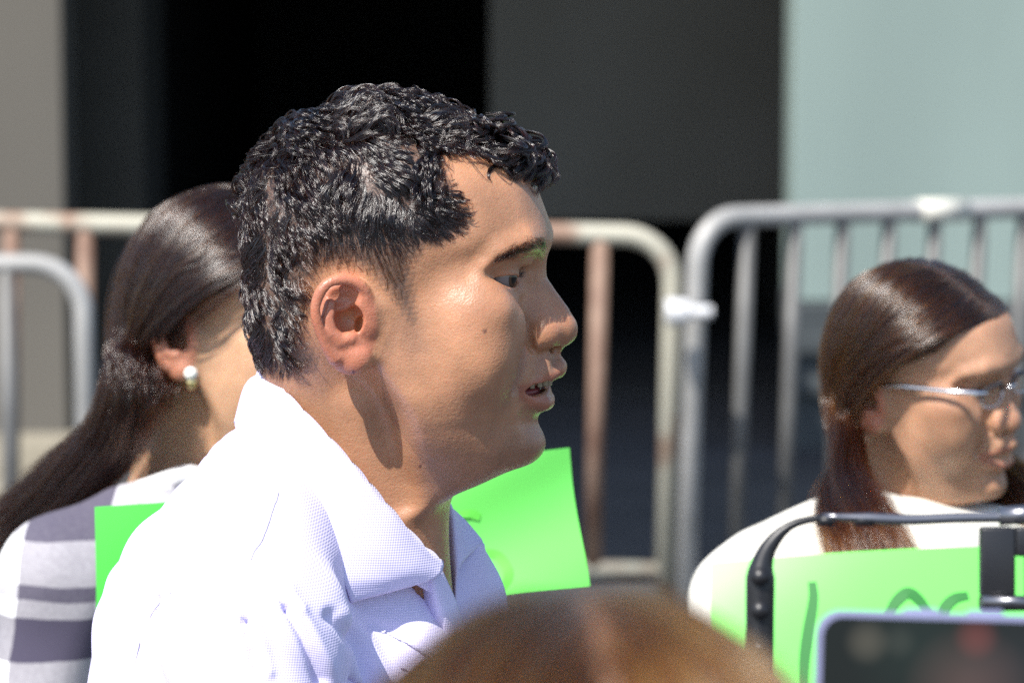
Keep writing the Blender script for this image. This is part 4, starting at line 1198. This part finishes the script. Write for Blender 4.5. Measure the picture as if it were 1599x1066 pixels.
D_G = 1.98
blk = mat('black_rig_plastic', (.012, .012, .014), .38); gmt = mat('grey_rig_metal', (.22, .22, .24), .3, .9)
rig = empty('camera_rig', W(1187, 1120, D_G)); tag(rig, 'black camera rig with upright post and thin curved bar over the wide green poster', 'camera rig')
m = MB(); pts = spline([(1188, 1330, D_G), (1187, 1100, D_G), (1187, 930, D_G), (1190, 880, D_G), (1206, 846, D_G), (1238, 818, D_G), (1290, 806, D_G)], 40)
wr = np.interp(np.linspace(0, 1, 40), [0, .55, .72, .8, .9, 1], [.0075, .0075, .0078, .0050, .0026, .0018])
m.tube([W(*p) for p in pts], list(wr), 14); m.build('post', blk, rig)
m = MB(); m.tube([W(*p) for p in spline([(1285, 806, D_G), (1340, 808, D_G), (1420, 811, D_G), (1500, 808, D_G), (1640, 806, D_G)], 16)], [.0018, .0018, .0022] + [.0029] * 13, 12); m.build('bar', gmt, rig)
for x, w_ in ((1290, .008), (1350, .010)):
    m = MB(); m.tube([W(x - w_ * 1490, 812, D_G), W(x + w_ * 1490, 813, D_G)], .0028, 10); m.build('knob', blk, rig)
for y_, r__ in ((900, .005), (952, .005), (1010, .0035)):
    m = MB(); m.tube([W(1187, y_, D_G - .0095), W(1187, y_, D_G - .004)], r__, 14); m.build('screw', blk, rig)
m = MB(); RZ = Matrix.Rotation(-PITCH, 3, 'X')
k = D_G / FPX
def rb(x0, y0, x1, y1, th=.012, dz=0): m.box(W((x0 + x1) / 2, (y0 + y1) / 2, D_G + dz), ((x1 - x0) * k, th, (y1 - y0) * k), RZ)
rb(1530, 822, 1584, 930); rb(1584, 822, 1640, 868); rb(1601, 868, 1640, 930); rb(1530, 930, 1640, 952, .016)
m.build('mount', blk, rig, bevel=.0015)
m = MB(); m.tube([W(1534, 938, D_G - .010), W(1640, 940, D_G - .010)], .003, 12); m.build('rail', gmt, rig)
m = MB(); m.tube([W(1560, 806, D_G), W(1640, 800, D_G)], .005, 12); m.build('clamp', gmt, rig)

# ------------------------------------------------------------------ barricades
rust = mat('rusty_painted_steel', rough=.6, metal=.0)
noise_color(rust, (.26, .16, .11), (.42, .40, .32), 7, 6, .38, .50, bump=.3)
rustbar = mat('rust_brown_steel', rough=.65); noise_color(rustbar, (.17, .095, .065), (.27, .175, .125), 12, 5, bump=.3)
silver = mat('galvanised_steel', rough=.5, metal=.1); noise_color(silver, (.30, .295, .28), (.42, .41, .39), 9, 5)
silverbar = mat('dull_galvanised_steel', rough=.5, metal=.2); noise_color(silverbar, (.11, .108, .104), (.15, .148, .142), 9, 5)
def barricade(label, B, Bdir, length, height, bottom, corner, nbars, r, rb_, fm, bm_, first=None, lean=0, spacing=None):
    """upright steel crowd barrier; B = foot of its end post (world x,y), Bdir = unit vector along it"""
    root = empty('barricade', (B[0], B[1], 0)); tag(root, label, 'barricade', 'steel crowd barricades in a row')
    d = np.array([Bdir[0], Bdir[1], 0.0]); o = np.array([B[0], B[1], 0.0])
    def p(s_, z): return o + d * (s_ + lean * (z - height)) + np.array([0, 0, z + (lean * -s_)])
    pts = [p(0, .04), p(0, height - corner)]
    for k in range(1, 9):
        a = math.pi / 2 * k / 8; pts.append(p(corner - corner * math.cos(a), height - corner + corner * math.sin(a)))
    for k in range(0, 9):
        a = math.pi / 2 * (1 - k / 8); pts.append(p(length - corner + corner * math.cos(a), height - corner + corner * math.sin(a)))
    pts.append(p(length, .04))
    m = MB(); m.tube(pts, r, 18); m.build('frame', fm, root)
    m = MB(); m.tube([p(0, bottom), p(length, bottom)], r * .9, 14); m.build('bottom_rail', fm, root)
    sp_ = spacing or length / (nbars + 1)
    for k in range(1, nbars + 1):
        m = MB(); m.tube([p(sp_ * k, bottom), p(sp_ * k, height)], rb_, 12); m.build('bar', bm_, root)
    for s_ in (0.0, length):
        m = MB(); n_ = np.array([-d[1], d[0], 0]); q = p(s_, .03)
        m.tube([q - n_ * .25, q + n_ * .25], .018, 10); m.build('foot', fm, root)
    return root, p
dA = 8.2
def gxy(px, d, z):      # world x at photo column px for ground distance
    return W(px, 533, d)[0]
XA = gxy(1056, dA, 0); kA = FPX / dA
barricade('rusty cream and brown steel barricade whose end post stands behind the face of the man', (XA, dA * math.cos(PITCH) + .15), (-1, 0), 1.62, .987, .235, .11, 9, .0225, .0195, rust, rustbar, lean=-.02)
dB = 8.15
XB = gxy(1094, dB, 0); aB = math.radians(34)
rB, pB = barricade('silver grey steel barricade behind the woman with glasses', (XB, dB * math.cos(PITCH) + .12), (math.cos(aB), math.sin(aB)), 1.75, 1.035, .235, .10, 12, .0225, .0165, silver, silverbar, lean=.035)
dC = 7.35
XC = gxy(122, dC, 0)
barricade('grey steel barricade at the far left, its rounded corner below the rusty rail', (XC, dC * math.cos(PITCH) + .1), (-1, 0.0), 1.5, 1.03, .235, .10, 9, .0195, .017, silver, silverbar)
m = MB(); q = W(1040, 487, dA - .05); m.tube([q, q + np.array([.05, 0, 0])], [.030, .026], 16); m.tube([q + np.array([.05, 0, 0]), q + np.array([.10, .0, 0])], .014, 12)
hk = m.build('hinge', mat('pale_hinge_steel', (.62, .62, .62), .4), rB, bevel=.006)
m = MB(); a_ = pB(.62, 1.035); b_ = pB(.76, 1.035); m.tube([a_, b_], .0262, 16); m.build('sleeve', mat('cream_paint', (.62, .60, .52), .5), rB)

# ------------------------------------------------------------------ ground and building
def plane(name, x0, x1, y0, y1, z, matl):
    return meshobj(name, [(x0, y0, z), (x1, y0, z), (x1, y1, z), (x0, y1, z)], [(0, 1, 2, 3)], matl, smooth=False)
grd = noise_color(mat('asphalt', rough=.9), (.040, .041, .045), (.06, .06, .064), 3, 6, bump=.4, bscale=90)
g0 = plane('ground', -150, 150, -60, 240, 0, grd); tag(g0, kind='structure')
stone = noise_color(mat('pale_yellow_paving', rough=.9), (.20, .18, .135), (.28, .255, .20), 4, 5)
pv_ = plane('pavement', -9, gxy(128, 10.4, 0), 9.5, 16, .004, stone); tag(pv_, kind='structure')
curb = mat('dark_paving_joint', (.09, .09, .10), .9)
YF = 11.6
bld = empty('building', (0, YF, 0)); tag(bld, 'building front with dark open gateway between a beige pillar and a pale green wall', 'building')
beige = noise_color(mat('beige_plaster', rough=.85), (.105, .097, .084), (.125, .116, .10), 2, 5, stretch=(1, 1, .3), bump=.2)
darkgrey = noise_color(mat('dark_grey_metal_sheet', rough=.7), (.12, .108, .085), (.14, .128, .105), 2, 4)
pale = noise_color(mat('pale_green_plaster', rough=.8), (.20, .26, .24), (.24, .31, .285), 1.4, 6, stretch=(1, 1, .25), bump=.2)
plinth = noise_color(mat('blue_grey_stone', rough=.8), (.04, .048, .052), (.06, .07, .075), 3, 5, bump=.3)
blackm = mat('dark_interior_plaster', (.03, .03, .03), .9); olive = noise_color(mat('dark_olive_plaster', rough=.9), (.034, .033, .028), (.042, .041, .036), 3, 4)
def bx(name, x0, x1, y0, y1, z0, z1, matl, parent, bevel=.006):
    m = MB(); m.box(((x0 + x1) / 2, (y0 + y1) / 2, (z0 + z1) / 2), (x1 - x0, y1 - y0, z1 - z0)); return m.build(name, matl, parent, smooth=False, bevel=bevel)
def zat(py, y):        # world height seen at photo row py at world distance y
    d = y; 
    for _ in range(6):
        z = CAM_H + CF[2] * d - CU[2] * (py - 533) / FPX * d; yy = CF[1] * d - CU[1] * (py - 533) / FPX * d; d *= y / yy
    return z
fx = lambda px, y=YF: (px - 799.5) / FPX * y * 1.0
TOP = 2.75
bx('pillar', -9, fx(97), YF, YF + .7, 0, TOP, beige, bld)
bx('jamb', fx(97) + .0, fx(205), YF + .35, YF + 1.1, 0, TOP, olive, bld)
bx('lintel_panel', fx(765, YF + 1.3), fx(1290, YF + 1.3), YF + 1.3, YF + 1.36, zat(345, YF + 1.3), TOP - .003, darkgrey, bld)
bx('wall', fx(1226, YF + .1), 9, YF - .25, YF + .1, zat(470, YF - .25), TOP, pale, bld)
bx('plinth', fx(1226, YF + .1) - .004, 9, YF - .32, YF + .1, 0, zat(470, YF - .25) - .003, plinth, bld)
for k, (yt, yb) in enumerate(((520, 548), (590, 612))):
    bx('ledge', fx(1224), 9, YF - .36, YF - .322, zat(yb, YF - .3), zat(yt, YF - .3), plinth, bld)
# the room behind the gateway
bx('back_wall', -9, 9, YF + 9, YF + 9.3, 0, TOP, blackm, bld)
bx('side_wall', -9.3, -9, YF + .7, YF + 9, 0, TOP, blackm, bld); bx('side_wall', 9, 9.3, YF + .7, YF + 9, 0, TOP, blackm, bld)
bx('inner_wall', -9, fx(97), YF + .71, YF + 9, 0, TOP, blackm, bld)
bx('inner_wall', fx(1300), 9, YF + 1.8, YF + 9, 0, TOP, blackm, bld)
bx('roof', -9.5, 9.5, YF - .3, YF + 9.5, TOP + .003, TOP + .3, beige, bld)
bx('shade_slab', -1.9, -.25, YF - 3.9, YF - .303, 2.72, 2.9, beige, bld)  # unseen slab above the frame, added only to shade the ground before the gateway
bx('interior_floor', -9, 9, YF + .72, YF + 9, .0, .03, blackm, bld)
